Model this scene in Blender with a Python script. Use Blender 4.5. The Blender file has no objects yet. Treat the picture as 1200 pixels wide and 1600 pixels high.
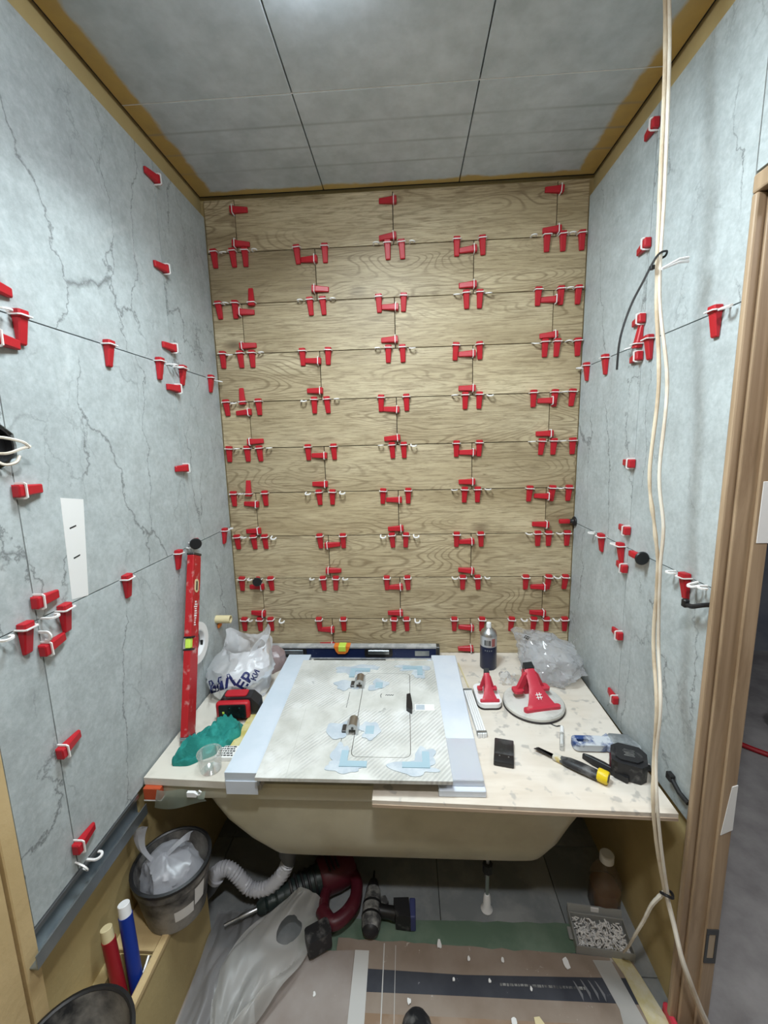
import bpy, bmesh, math, random
from math import sin, cos, pi, radians
from mathutils import Vector, Matrix, noise
random.seed(7)
scene = bpy.context.scene
col = scene.collection

# ------------------------------------------------------------------ camera
YAW, PITCH, ROLL = -0.0572454, -0.1628067, -0.0249747
fwd = Vector((sin(YAW)*cos(PITCH), cos(YAW)*cos(PITCH), sin(PITCH)))
rgt = Vector((cos(YAW), -sin(YAW), 0)); upv = rgt.cross(fwd)
c_, s_ = cos(ROLL), sin(ROLL)
cr = c_*rgt + s_*upv; cu = -s_*rgt + c_*upv
cam_d = bpy.data.cameras.new('camera'); cam = bpy.data.objects.new('camera', cam_d); col.objects.link(cam)
cam_d.sensor_fit = 'HORIZONTAL'; cam_d.sensor_width = 36.0; cam_d.lens = 36.0*662.217/1200.0
cam_d.clip_start = 0.02
cam.matrix_world = Matrix((( cr.x, cu.x, -fwd.x, 0.75944), (cr.y, cu.y, -fwd.y, -1.74393), (cr.z, cu.z, -fwd.z, 1.53828), (0, 0, 0, 1)))
scene.camera = cam

# ------------------------------------------------------------------ light
world = bpy.data.worlds.new('world'); scene.world = world; world.use_nodes = True
world.node_tree.nodes['Background'].inputs[0].default_value = (0.62, 0.72, 0.9, 1)
world.node_tree.nodes['Background'].inputs[1].default_value = 0.04
def area(name, loc, aim, size, power, colr, spread=180, shape='DISK'):
    d = bpy.data.lights.new(name, 'AREA'); d.shape = shape; d.size = size; d.energy = power; d.color = colr; d.spread = radians(spread)
    o = bpy.data.objects.new(name, d); col.objects.link(o); o.location = loc
    o.rotation_euler = (Vector(aim) - Vector(loc)).to_track_quat('-Z', 'Y').to_euler(); return o
LAMP = Vector((0.58, -0.86, 2.39)); LAMP_B = Vector((0.80, -1.72, 2.40))
area('ceiling_lamp_light', LAMP, LAMP + Vector((0.25, 0.10, -1.0)), 0.38, 19, (0.82, 0.95, 1.0), 160)
area('rear_lamp_light', LAMP_B, LAMP_B + Vector((0.0, 0.30, -1.0)), 0.12, 13, (0.98, 0.99, 1.0), 170)
area('hall_light', (2.2, -1.3, 2.40), (2.1, -1.0, 0.0), 0.25, 11, (0.97, 0.97, 1.0))
vs = scene.view_settings
vs.view_transform = 'Standard'; vs.look = 'None'; vs.exposure = 0.0; vs.gamma = 1.0; vs.use_curve_mapping = False

# ------------------------------------------------------------------ mesh helpers
def wloc(o):
    v = Vector((0, 0, 0))
    while o: v += o.location; o = o.parent
    return v
def link(name, me, m=None, parent=None, loc=(0, 0, 0)):
    o = bpy.data.objects.new(name, me); col.objects.link(o); o.location = loc
    if m is not None and me is not None and not me.materials: me.materials.append(m)
    if parent: o.parent = parent
    return o
def tag(o, label=None, cat=None, group=None, kind=None):
    if label: o['label'] = label
    if cat: o['category'] = cat
    if group: o['group'] = group
    if kind: o['kind'] = kind
    return o
def thing(name, label, cat, loc=(0, 0, 0), rot=None, group=None, kind=None):
    o = bpy.data.objects.new(name, None); col.objects.link(o); o.location = loc; o.empty_display_size = 0.02
    if rot is not None: o.rotation_euler = rot
    return tag(o, label, cat, group, kind)
class MB:
    def __init__(s): s.bm = bmesh.new()
    def box(s, x0, x1, y0, y1, z0, z1, bev=0, seg=2, M=None):
        r = bmesh.ops.create_cube(s.bm, size=1)
        vs_ = r['verts']
        bmesh.ops.transform(s.bm, matrix=Matrix.Translation(((x0+x1)/2, (y0+y1)/2, (z0+z1)/2)) @ Matrix.Diagonal((abs(x1-x0), abs(y1-y0), abs(z1-z0), 1)), verts=vs_)
        if bev:
            es = list({e for v in vs_ for e in v.link_edges})
            r2 = bmesh.ops.bevel(s.bm, geom=es, offset=bev, segments=seg, affect='EDGES', profile=0.5)
            vs_ = list({v for f in r2['faces'] for v in f.verts} | {v for v in vs_ if v.is_valid})
        if M is not None: bmesh.ops.transform(s.bm, matrix=M, verts=vs_)
        return s
    def hexa(s, pts):   # 8 corners: bottom 4 ccw, top 4 ccw
        v = [s.bm.verts.new(p) for p in pts]
        for f in ((3, 2, 1, 0), (4, 5, 6, 7), (0, 1, 5, 4), (1, 2, 6, 5), (2, 3, 7, 6), (3, 0, 4, 7)): s.bm.faces.new([v[i] for i in f])
        return s
    def prism(s, poly, a0, a1, axis='z'):
        def P(u, v, w):
            return (u, v, w) if axis == 'z' else ((w, u, v) if axis == 'x' else (u, w, v))
        lo = [s.bm.verts.new(P(u, v, a0)) for u, v in poly]; hi = [s.bm.verts.new(P(u, v, a1)) for u, v in poly]
        n = len(poly); s.bm.faces.new(lo[::-1]); s.bm.faces.new(hi)
        for i in range(n): s.bm.faces.new((lo[i], lo[(i+1) % n], hi[(i+1) % n], hi[i]))
        return s
    def rings(s, rs, closed=True, cap0=False, cap1=False):
        R = [[s.bm.verts.new(p) for p in r] for r in rs]
        for a, b in zip(R, R[1:]):
            n = len(a)
            for i in range(n if closed else n-1): s.bm.faces.new((a[i], a[(i+1) % n], b[(i+1) % n], b[i]))
        if cap0: s.bm.faces.new(R[0][::-1])
        if cap1: s.bm.faces.new(R[-1])
        return s
    def lathe(s, prof, c=(0, 0, 0), seg=32, axis='z', cap0=True, cap1=True):
        def P(r, h, a):
            u, v = r*cos(a), r*sin(a)
            q = (u, v, h) if axis == 'z' else ((h, u, v) if axis == 'x' else (v, h, u))
            return (c[0]+q[0], c[1]+q[1], c[2]+q[2])
        return s.rings([[P(max(r, 1e-4), h, 2*pi*i/seg) for i in range(seg)] for r, h in prof], True, cap0, cap1)
    def tube(s, pts, r, seg=8, cap=True, ry=None):
        pts = [Vector(p) for p in pts]; n = len(pts)
        rad = r if isinstance(r, (list, tuple)) else [r]*n
        T = [(pts[min(i+1, n-1)] - pts[max(i-1, 0)]).normalized() for i in range(n)]
        u = T[0].orthogonal().normalized(); rs = []
        for i in range(n):
            u = (u - T[i]*u.dot(T[i])).normalized(); v = T[i].cross(u)
            rs.append([pts[i] + u*rad[i]*cos(2*pi*k/seg) + v*rad[i]*sin(2*pi*k/seg) for k in range(seg)])
        return s.rings(rs, True, cap, cap)
    def build(s, name, m, parent=None, smooth=False, local=False, loc=None, angle=35):
        bm = s.bm
        bmesh.ops.recalc_face_normals(bm, faces=bm.faces)
        off = Vector((0, 0, 0))
        if parent and not local: off = wloc(parent)
        if loc is not None: off = Vector(loc)
        if off.length: bmesh.ops.translate(bm, verts=bm.verts, vec=-off)
        me = bpy.data.meshes.new(name); bm.to_mesh(me); bm.free()
        if smooth:
            for f in me.polygons: f.use_smooth = True
            me.set_sharp_from_angle(angle=radians(angle))
        o = link(name, me, m, parent)
        if loc is not None: o.location = off if not parent else off - wloc(parent)
        return o
def catmull(P, k=8):
    P = [Vector(q) for q in P]; out = []
    for i in range(len(P)-1):
        a, b, c, d = P[max(i-1, 0)], P[i], P[i+1], P[min(i+2, len(P)-1)]
        for j in range(k):
            t = j/k
            out.append(0.5*((2*b) + (c-a)*t + (2*a-5*b+4*c-d)*t*t + (3*b-a-3*c+d)*t**3))
    out.append(P[-1]); return out
def arc(cx, cy, r, a0, a1, n):
    return [(cx+r*cos(radians(a0+(a1-a0)*i/n)), cy+r*sin(radians(a0+(a1-a0)*i/n))) for i in range(n+1)]
def rrect(x0, x1, y0, y1, r, n=4):
    return arc(x1-r, y0+r, r, -90, 0, n) + arc(x1-r, y1-r, r, 0, 90, n) + arc(x0+r, y1-r, r, 90, 180, n) + arc(x0+r, y0+r, r, 180, 270, n)
def blob(cx, cy, rx, ry, seed, n=22, k=0.25):
    out = []
    for i in range(n):
        a = 2*pi*i/n; q = 1 + k*noise.noise((cos(a)*1.4+seed*7.3, sin(a)*1.4, seed))*2
        out.append((cx+rx*q*cos(a), cy+ry*q*sin(a)))
    return out
def text_mesh(txt, size, thick=0.0004, bold=0.0):
    cu_ = bpy.data.curves.new('lettering', 'FONT'); cu_.body = txt; cu_.size = size; cu_.extrude = thick; cu_.align_x = 'CENTER'; cu_.align_y = 'CENTER'
    cu_.resolution_u = 3; cu_.offset = bold
    o = bpy.data.objects.new('lettering', cu_); col.objects.link(o)
    dg = bpy.context.evaluated_depsgraph_get(); me = bpy.data.meshes.new_from_object(o.evaluated_get(dg))
    bpy.data.objects.remove(o); me.materials.clear(); me.name = 'lettering'
    return me

# ------------------------------------------------------------------ materials
class NT:
    def __init__(s, name):
        m = bpy.data.materials.new(name); m.use_nodes = True; s.m = m; s.t = m.node_tree; s.b = s.t.nodes['Principled BSDF']; s.out = s.t.nodes['Material Output']
    def n(s, typ, **kw):
        nd = s.t.nodes.new(typ)
        for k, v in kw.items():
            if k.startswith('i_'):
                key = k[2:]; key = int(key) if key.isdigit() else key.replace('_', ' ')
                if isinstance(v, bpy.types.NodeSocket): s.t.links.new(v, nd.inputs[key])
                else: nd.inputs[key].default_value = v
            else: setattr(nd, k, v)
        return nd
    def l(s, a, b): s.t.links.new(a, b)
    def ramp(s, fac, stops, interp='LINEAR'):
        r = s.n('ShaderNodeValToRGB'); s.l(fac, r.inputs[0]); e = r.color_ramp.elements; r.color_ramp.interpolation = interp
        while len(e) < len(stops): e.new(0.5)
        for q, (p_, c) in zip(e, stops):
            q.position = p_; q.color = (c, c, c, 1) if not isinstance(c, (tuple, list)) else (*c[:3], 1)
        return r.outputs[0]
    def mix(s, fac, a, b, mode='MIX'):
        x = s.n('ShaderNodeMix', data_type='RGBA', blend_type=mode)
        for k, v in ((0, fac), (6, a), (7, b)):
            if isinstance(v, bpy.types.NodeSocket): s.l(v, x.inputs[k])
            else: x.inputs[k].default_value = v if not isinstance(v, tuple) else (*v[:3], 1)
        return x.outputs[2]
    def math(s, op, a, b=0.0, c=0.0):
        x = s.n('ShaderNodeMath', operation=op)
        for k, v in enumerate((a, b, c)):
            if isinstance(v, bpy.types.NodeSocket): s.l(v, x.inputs[k])
            else: x.inputs[k].default_value = v
        return x.outputs[0]
    def coord(s, scale=(1, 1, 1), rnd=0.0, which='Object', loc=(0, 0, 0), rot=(0, 0, 0)):
        tc = s.n('ShaderNodeTexCoord'); v = tc.outputs[which]
        if rnd:
            oi = s.n('ShaderNodeObjectInfo'); cx = s.n('ShaderNodeCombineXYZ')
            for k, f in enumerate((1.0, 1.7, 2.3)): s.l(s.math('MULTIPLY', oi.outputs['Random'], rnd*f), cx.inputs[k])
            va = s.n('ShaderNodeVectorMath', operation='ADD'); s.l(v, va.inputs[0]); s.l(cx.outputs[0], va.inputs[1]); v = va.outputs[0]
        mp = s.n('ShaderNodeMapping'); s.l(v, mp.inputs[0]); mp.inputs['Scale'].default_value = scale; mp.inputs['Location'].default_value = loc; mp.inputs['Rotation'].default_value = rot
        return mp.outputs[0]
    def noise(s, v, scale, detail=4, rough=0.55, dist=0.0):
        x = s.n('ShaderNodeTexNoise'); s.l(v, x.inputs['Vector']); x.inputs['Scale'].default_value = scale; x.inputs['Detail'].default_value = detail
        x.inputs['Roughness'].default_value = rough; x.inputs['Distortion'].default_value = dist; return x.outputs[0]
    def bump(s, h, strength=0.3, dist=0.002):
        x = s.n('ShaderNodeBump'); s.l(h, x.inputs['Height']); x.inputs['Strength'].default_value = strength; x.inputs['Distance'].default_value = dist
        s.l(x.outputs[0], s.b.inputs['Normal'])
    def col(s, c):
        if isinstance(c, bpy.types.NodeSocket): s.l(c, s.b.inputs['Base Color'])
        else: s.b.inputs['Base Color'].default_value = (*c[:3], 1)
    def set(s, **kw):
        for k, v in kw.items(): s.b.inputs[k.replace('_', ' ')].default_value = v
        return s
def simple(name, c, rough=0.5, metal=0.0, var=None, vs_=8.0, bump=None, coat=0.0, trans=0.0, ior=1.45, thr=(0.45, 0.6), rnd=0.0):
    """plain material; var = second colour laid over by noise (dust, smears), bump = (scale, strength)"""
    t = NT(name); t.set(Roughness=rough, Metallic=metal, Coat_Weight=coat, Transmission_Weight=trans, IOR=ior)
    v = t.coord(rnd=rnd) if (var or bump) else None
    if var: t.col(t.mix(t.ramp(t.noise(v, vs_, 6, 0.6), [(thr[0], 0), (thr[1], 1)]), tuple(c), tuple(var)))
    else: t.col(c)
    if bump: t.bump(t.noise(v, bump[0], 5, 0.6), bump[1], 0.004)
    return t.m
M = {}
# grey stone-look wall tile
def grey_tile():
    t = NT('grey_stone_tile'); v = t.coord(rnd=23.0)
    n1 = t.noise(v, 2.2, 9, 0.62, 0.4); n2 = t.noise(v, 13, 9, 0.74); n3 = t.noise(v, 75, 6, 0.7)
    base = t.ramp(n1, [(0.30, (0.285, 0.325, 0.33)), (0.5, (0.385, 0.43, 0.435)), (0.72, (0.485, 0.53, 0.53))])
    base = t.mix(0.55, base, t.ramp(n2, [(0.3, (0.30, 0.32, 0.32)), (0.62, (0.505, 0.55, 0.555))]))
    # long dark hairline veins, mostly upright
    w = t.n('ShaderNodeVectorMath', operation='ADD'); t.l(v, w.inputs[0])
    wn = t.n('ShaderNodeTexNoise'); t.l(v, wn.inputs['Vector']); wn.inputs['Scale'].default_value = 4.2; wn.inputs['Detail'].default_value = 7; wn.inputs['Roughness'].default_value = 0.62
    ws = t.n('ShaderNodeVectorMath', operation='SCALE'); t.l(wn.outputs['Color'], ws.inputs[0]); ws.inputs['Scale'].default_value = 0.17; t.l(ws.outputs[0], w.inputs[1])
    def vein(scale, sc3, width, lo, hi, nsc):
        mp = t.n('ShaderNodeMapping'); t.l(w.outputs[0], mp.inputs[0]); mp.inputs['Scale'].default_value = sc3
        vo = t.n('ShaderNodeTexVoronoi', feature='DISTANCE_TO_EDGE'); t.l(mp.outputs[0], vo.inputs['Vector']); vo.inputs['Scale'].default_value = scale
        return t.math('MULTIPLY', t.ramp(vo.outputs['Distance'], [(0.0, 1), (width, 0)]), t.ramp(t.noise(v, nsc, 3), [(lo, 0), (hi, 1)]))
    a = vein(3.3, (1, 1, 0.20), 0.0068, 0.42, 0.50, 2.6); b = vein(8.0, (1, 1, 0.33), 0.016, 0.52, 0.60, 4.0)
    c = t.mix(t.math('MULTIPLY', a, 0.72), base, (0.085, 0.09, 0.09)); c = t.mix(t.math('MULTIPLY', b, 0.35), c, (0.12, 0.125, 0.125))
    pale = vein(2.6, (1, 1, 0.6), 0.03, 0.5, 0.66, 3.0); c = t.mix(t.math('MULTIPLY', pale, 0.25), c, (0.66, 0.68, 0.67)); c = t.mix(t.ramp(n3, [(0.35, 0.22), (0.5, 0)]), c, (0.22, 0.24, 0.24)); c = t.mix(t.ramp(n3, [(0.52, 0), (0.68, 0.22)]), c, (0.66, 0.69, 0.69))
    t.col(c); t.l(t.ramp(n2, [(0.3, 0.42), (0.7, 0.62)]), t.b.inputs['Roughness']); t.set(Specular_IOR_Level=0.35)
    t.bump(t.math('ADD', t.math('MULTIPLY', n3, 0.25), n2), 0.25, 0.002); return t.m
def wood_tile():
    t = NT('oak_look_tile'); v = t.coord(rnd=31.0)
    sm = t.n('ShaderNodeMapping'); t.l(v, sm.inputs[0]); sm.inputs['Scale'].default_value = (1.05, 1.0, 5.2)
    n1 = t.noise(sm.outputs[0], 1.5, 1.6, 0.35, 0.35)
    rings = t.math('SINE', t.math('MULTIPLY', n1, 185.0)); rings = t.ramp(rings, [(0.35, 0), (0.7, 0.4), (0.95, 1)])
    mask = t.ramp(t.noise(sm.outputs[0], 1.1, 2), [(0.38, 0.08), (0.58, 1)])
    st = t.n('ShaderNodeMapping'); t.l(v, st.inputs[0]); st.inputs['Scale'].default_value = (6.0, 1, 105.0)
    n2 = t.noise(st.outputs[0], 1.6, 8, 0.72, 0.8); n3 = t.noise(sm.outputs[0], 1.4, 5)
    base = t.ramp(n3, [(0.3, (0.33, 0.255, 0.145)), (0.5, (0.455, 0.365, 0.225)), (0.72, (0.56, 0.465, 0.305))])
    c = t.mix(t.ramp(n2, [(0.36, 0.85), (0.55, 0.0)]), base, (0.20, 0.145, 0.08))
    c = t.mix(t.math('MULTIPLY', t.math('MULTIPLY', rings, mask), 0.58), c, (0.165, 0.115, 0.06))
    # knots
    kv = t.n('ShaderNodeMapping'); t.l(v, kv.inputs[0]); kv.inputs['Scale'].default_value = (2.4, 0.6, 4.2)
    kn = t.n('ShaderNodeTexVoronoi'); t.l(kv.outputs[0], kn.inputs['Vector']); kn.inputs['Scale'].default_value = 1.0
    c = t.mix(t.ramp(kn.outputs['Distance'], [(0.03, 0.75), (0.12, 0)]), c, (0.12, 0.085, 0.05))
    oi = t.n('ShaderNodeObjectInfo'); hv = t.n('ShaderNodeHueSaturation'); t.l(c, hv.inputs['Color']); t.l(t.math('ADD', t.math('MULTIPLY', oi.outputs['Random'], 0.22), 0.88), hv.inputs['Value'])
    t.col(hv.outputs[0]); t.set(Roughness=0.5, Specular_IOR_Level=0.35); t.bump(n2, 0.15, 0.001); return t.m
def ceiling_panel():
    t = NT('ceiling_panel_grey'); v = t.coord(which='Generated'); g = t.n('ShaderNodeNewGeometry'); P_ = g.outputs['Position']
    def nz(sc, d=6, r=0.6):
        x = t.n('ShaderNodeTexNoise'); t.l(P_, x.inputs['Vector']); x.inputs['Scale'].default_value = sc; x.inputs['Detail'].default_value = d; x.inputs['Roughness'].default_value = r; return x.outputs[0]
    n1 = nz(5.0, 7); n2 = nz(16, 5)
    c = t.mix(0.45, t.ramp(n1, [(0.33, (0.37, 0.42, 0.44)), (0.66, (0.57, 0.62, 0.65))]), t.ramp(n2, [(0.36, (0.37, 0.41, 0.42)), (0.64, (0.58, 0.62, 0.65))]))
    # yellow primer brushed along the wall edges
    sp = t.n('ShaderNodeSeparateXYZ'); t.l(P_, sp.inputs[0])
    w = t.math('MULTIPLY', t.math('SUBTRACT', nz(9, 4), 0.5), 0.05)
    ex = t.math('MINIMUM', t.math('SUBTRACT', sp.outputs[0], 0.045), t.math('SUBTRACT', 1.385, sp.outputs[0])); ey = t.math('SUBTRACT', -0.035, sp.outputs[1])
    e = t.math('ADD', t.math('MINIMUM', ex, ey), w)
    c = t.mix(t.ramp(t.math('ADD', e, 0.5), [(0.496, 1), (0.508, 0)]), c, t.mix(nz(20), (0.58, 0.39, 0.11), (0.40, 0.28, 0.11)))
    # faint thin dark lines drawn in the colour near the back wall
    ln = None
    for y in (-0.145, -0.24, -0.335):
        q = t.ramp(t.math('ABSOLUTE', t.math('SUBTRACT', sp.outputs[1], y)), [(0.001, 1), (0.006, 0)]); ln = q if ln is None else t.math('MAXIMUM', ln, q)
    c = t.mix(t.math('MULTIPLY', ln, t.ramp(nz(4), [(0.35, 0.15), (0.6, 0.6)])), c, (0.22, 0.24, 0.24))
    t.col(c); t.set(Roughness=0.42, Specular_IOR_Level=0.5); t.bump(n2, 0.1, 0.002); return t.m
def primer(name, a=(0.52, 0.405, 0.19), b=(0.42, 0.325, 0.15)):
    t = NT(name); g = t.n('ShaderNodeNewGeometry')
    x = t.n('ShaderNodeTexNoise'); t.l(g.outputs['Position'], x.inputs['Vector']); x.inputs['Scale'].default_value = 4.5; x.inputs['Detail'].default_value = 7
    y = t.n('ShaderNodeTexNoise'); t.l(g.outputs['Position'], y.inputs['Vector']); y.inputs['Scale'].default_value = 55; y.inputs['Detail'].default_value = 4
    t.col(t.mix(t.ramp(x.outputs[0], [(0.36, 0), (0.66, 1)]), a, b)); t.set(Roughness=0.7); t.bump(y.outputs[0], 0.35, 0.003); return t.m
def film(name, c=(0.85, 0.87, 0.9), alpha=0.5, rough=0.25, tint=None):
    """thin plastic: part see-through, part scattering, with a gloss"""
    t = NT(name); nt = t.t
    tr = t.n('ShaderNodeBsdfTransparent'); tr.inputs[0].default_value = (*(tint or (0.97, 0.97, 0.97)), 1)
    tl = t.n('ShaderNodeBsdfTranslucent'); tl.inputs[0].default_value = (*c, 1)
    df = t.n('ShaderNodeBsdfDiffuse'); df.inputs[0].default_value = (*c, 1)
    gl = t.n('ShaderNodeBsdfGlossy'); gl.inputs[0].default_value = (1, 1, 1, 1); gl.inputs['Roughness'].default_value = rough
    m1 = t.n('ShaderNodeMixShader'); m1.inputs[0].default_value = 0.4; t.l(df.outputs[0], m1.inputs[1]); t.l(tl.outputs[0], m1.inputs[2])
    m2 = t.n('ShaderNodeMixShader'); m2.inputs[0].default_value = alpha; t.l(tr.outputs[0], m2.inputs[1]); t.l(m1.outputs[0], m2.inputs[2])
    lw = t.n('ShaderNodeLayerWeight'); lw.inputs[0].default_value = 0.35
    m3 = t.n('ShaderNodeMixShader'); t.l(t.math('MULTIPLY', lw.outputs['Fresnel'], 0.5), m3.inputs[0]); t.l(m2.outputs[0], m3.inputs[1]); t.l(gl.outputs[0], m3.inputs[2])
    t.l(m3.outputs[0], t.out.inputs['Surface']); t.t.nodes.remove(t.b); return t.m
def wood_grain(name, a, b, sc=(14, 14, 1.0), rough=0.5, bumpk=0.15):
    t = NT(name); v = t.coord(scale=sc); n1 = t.noise(v, 2.0, 7, 0.65, 0.8)
    t.col(t.ramp(n1, [(0.32, b), (0.62, a)])); t.set(Roughness=rough); t.bump(n1, bumpk, 0.001); return t.m
def plywood():
    t = NT('plywood_top'); v = t.coord()
    g = t.noise(t.coord(scale=(1, 7, 1)), 3.0, 6, 0.6, 0.8)
    c = t.ramp(g, [(0.3, (0.58, 0.50, 0.41)), (0.7, (0.69, 0.62, 0.53))])
    c = t.mix(t.ramp(t.noise(v, 4, 4), [(0.4, 0), (0.65, 0.65)]), c, (0.72, 0.68, 0.62))
    d = t.noise(v, 30, 2.5, 0.5); c = t.mix(t.ramp(d, [(0.605, 0), (0.68, 0.55)]), c, (0.30, 0.285, 0.27))
    c = t.mix(t.ramp(t.noise(v, 9, 3, 0.5), [(0.62, 0), (0.74, 0.4)]), c, (0.36, 0.33, 0.30))
    t.col(c); t.set(Roughness=0.7); t.bump(d, 0.15, 0.001); return t.m
def tile_back():
    t = NT('ceramic_tile_back'); v = t.coord()
    wv = t.n('ShaderNodeTexWave', wave_type='BANDS', bands_direction='X'); t.l(t.coord(rot=(0, 0, radians(38))), wv.inputs['Vector']); wv.inputs['Scale'].default_value = 30; wv.inputs['Distortion'].default_value = 0.4
    mk = t.ramp(t.noise(v, 4.5, 5, 0.6), [(0.46, 0), (0.54, 1)]); h = t.math('MULTIPLY', wv.outputs[0], mk)
    c = t.ramp(t.noise(v, 6, 7, 0.6), [(0.32, (0.44, 0.44, 0.40)), (0.60, (0.66, 0.66, 0.63))])
    c = t.mix(t.math('MULTIPLY', h, 0.55), c, (0.34, 0.34, 0.33)); c = t.mix(t.ramp(t.noise(v, 11, 5), [(0.58, 0), (0.70, 0.5)]), c, (0.72, 0.73, 0.72))
    c = t.mix(t.ramp(t.noise(v, 22, 4), [(0.68, 0), (0.73, 0.6)]), c, (0.25, 0.25, 0.24))
    t.col(c); t.set(Roughness=0.75); t.bump(h, 0.5, 0.002); return t.m
def spattered(name, base, var, spat=(0.6, 0.58, 0.54), k=0.66, sc=26):
    t = NT(name); v = t.coord(); c = t.mix(t.ramp(t.noise(v, 6, 6), [(0.38, 0), (0.66, 1)]), base, var)
    c = t.mix(t.ramp(t.noise(v, sc, 5, 0.65), [(k, 0), (k+0.05, 0.9)]), c, spat); t.col(c); t.set(Roughness=0.75); return t.m
M['grey'] = grey_tile(); M['woodtile'] = wood_tile(); M['ceil'] = ceiling_panel(); M['primer'] = primer('yellow_primer')
M['pier'] = primer('raw_yellow_board', (0.62, 0.46, 0.24), (0.50, 0.36, 0.17))
M['dark'] = simple('dark_gap', (0.02, 0.02, 0.02), 0.9)
M['ceilbase'] = simple('ceiling_slab', (0.05, 0.05, 0.05), 0.9)
M['floor'] = simple('grey_floor_tile', (0.20, 0.215, 0.22), 0.35, var=(0.30, 0.31, 0.31), vs_=5, bump=(30, 0.1), rnd=9)
M['hall'] = simple('dusty_screed', (0.26, 0.25, 0.252), 0.9, var=(0.42, 0.41, 0.41), vs_=5, bump=(40, 0.3), thr=(0.4, 0.7))
M['hallwall'] = simple('hall_plaster', (0.20, 0.22, 0.27), 0.9, var=(0.28, 0.30, 0.34), vs_=3)
M['red'] = simple('red_plastic', (0.43, 0.011, 0.020), 0.42)
M['clip'] = simple('white_nylon', (0.80, 0.78, 0.76), 0.4)
M['white'] = simple('white_plastic', (0.80, 0.80, 0.80), 0.4)
M['black'] = simple('black_plastic', (0.012, 0.012, 0.013), 0.4)
M['dustblack'] = simple('dusty_black_plastic', (0.016, 0.016, 0.018), 0.5, var=(0.16, 0.155, 0.15), vs_=22, thr=(0.55, 0.75))
M['steel'] = simple('steel', (0.55, 0.56, 0.57), 0.3, 1.0)
M['galv'] = simple('galvanised_steel', (0.30, 0.34, 0.37), 0.35, 0.9, var=(0.42, 0.46, 0.48), vs_=6)
M['darksteel'] = simple('dark_steel', (0.10, 0.10, 0.10), 0.4, 0.8)
M['tub'] = simple('beige_enamel', (0.61, 0.57, 0.42), 0.35, var=(0.55, 0.51, 0.37), vs_=7, coat=0.2)
M['ply'] = plywood(); M['plyedge'] = wood_grain('plywood_edge', (0.52, 0.40, 0.29), (0.34, 0.25, 0.18), (1, 1, 60))
M['lamb'] = simple('cream_laminate', (0.66, 0.62, 0.54), 0.5, var=(0.56, 0.52, 0.45), vs_=6)
M['tback'] = tile_back()
M['foam'] = simple('pale_blue_foam_board', (0.52, 0.59, 0.66), 0.7, var=(0.57, 0.63, 0.70), vs_=6)
M['foam2'] = simple('pale_grey_blue_plastic', (0.60, 0.65, 0.73), 0.4, var=(0.66, 0.70, 0.76), vs_=5)
M['adh'] = simple('blue_grey_adhesive', (0.42, 0.475, 0.53), 0.7, var=(0.52, 0.565, 0.60), vs_=20, bump=(60, 0.3))
M['brk'] = simple('pale_blue_plastic', (0.33, 0.46, 0.53), 0.3)
M['navy'] = simple('navy_aluminium', (0.012, 0.022, 0.075), 0.4, 0.2, var=(0.35, 0.37, 0.42), vs_=40, thr=(0.66, 0.72))
M['levelred'] = simple('worn_red_aluminium', (0.42, 0.012, 0.016), 0.45, var=(0.55, 0.30, 0.28), vs_=34, thr=(0.55, 0.72))
M['vial'] = simple('green_vial', (0.55, 0.75, 0.10), 0.2)
M['orange'] = simple('orange_plastic', (0.75, 0.20, 0.03), 0.4)
M['teal'] = simple('teal_cloth', (0.012, 0.19, 0.165), 0.9, var=(0.03, 0.30, 0.26), vs_=14, bump=(90, 0.4))
M['bagw'] = film('white_carrier_bag', (0.80, 0.81, 0.84), 0.78, 0.3)
M['streak'] = simple('film_highlight_grey', (0.17, 0.17, 0.18), 0.7)  # flat grey for the painted highlights of the plastic film
M['bagd'] = film('dull_bin_bag', (0.56, 0.56, 0.60), 0.62, 0.3)
M['rail'] = simple('satin_rail', (0.42, 0.43, 0.44), 0.45, 0.3, var=(0.6, 0.6, 0.6), vs_=30)
M['bagc'] = film('clear_plastic_bag', (0.80, 0.82, 0.86), 0.30, 0.10)
M['bagp'] = film('pinkish_plastic_bag', (0.55, 0.42, 0.42), 0.6, 0.3)
M['sheet'] = film('milky_plastic_sheet', (0.74, 0.73, 0.70), 0.56, 0.42)
M['dust'] = film('dusty_film', (0.36, 0.36, 0.37), 0.6, 0.35)
M['cup'] = film('clear_cup', (0.75, 0.75, 0.72), 0.25, 0.08)
M['ink'] = simple('navy_print', (0.012, 0.018, 0.10), 0.5)
M['inkb'] = simple('black_print', (0.015, 0.015, 0.015), 0.6)
M['paper'] = simple('white_paper', (0.76, 0.75, 0.73), 0.8)
M['lifter'] = simple('dusty_red_plastic', (0.52, 0.035, 0.06), 0.45, var=(0.62, 0.18, 0.19), vs_=30, thr=(0.6, 0.75))
M['lifterdisc'] = simple('dusty_grey_disc', (0.62, 0.61, 0.57), 0.6, var=(0.48, 0.47, 0.44), vs_=12)
M['rubber'] = simple('rubber', (0.03, 0.025, 0.025), 0.7)
M['yellow'] = simple('yellow_plastic', (0.72, 0.52, 0.01), 0.4)
M['blueh'] = simple('smeared_blue_plastic', (0.025, 0.06, 0.20), 0.5, var=(0.55, 0.58, 0.62), vs_=24, thr=(0.46, 0.58))
M['greyblade'] = simple('smeared_steel', (0.22, 0.24, 0.25), 0.5, 0.4, var=(0.45, 0.48, 0.50), vs_=16)
M['cable'] = simple('cream_cable', (0.64, 0.54, 0.40), 0.55, var=(0.48, 0.37, 0.25), vs_=10, bump=(60, 0.3))
M['cablew'] = simple('white_cable', (0.74, 0.68, 0.58), 0.5, var=(0.62, 0.53, 0.42), vs_=9)
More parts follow.
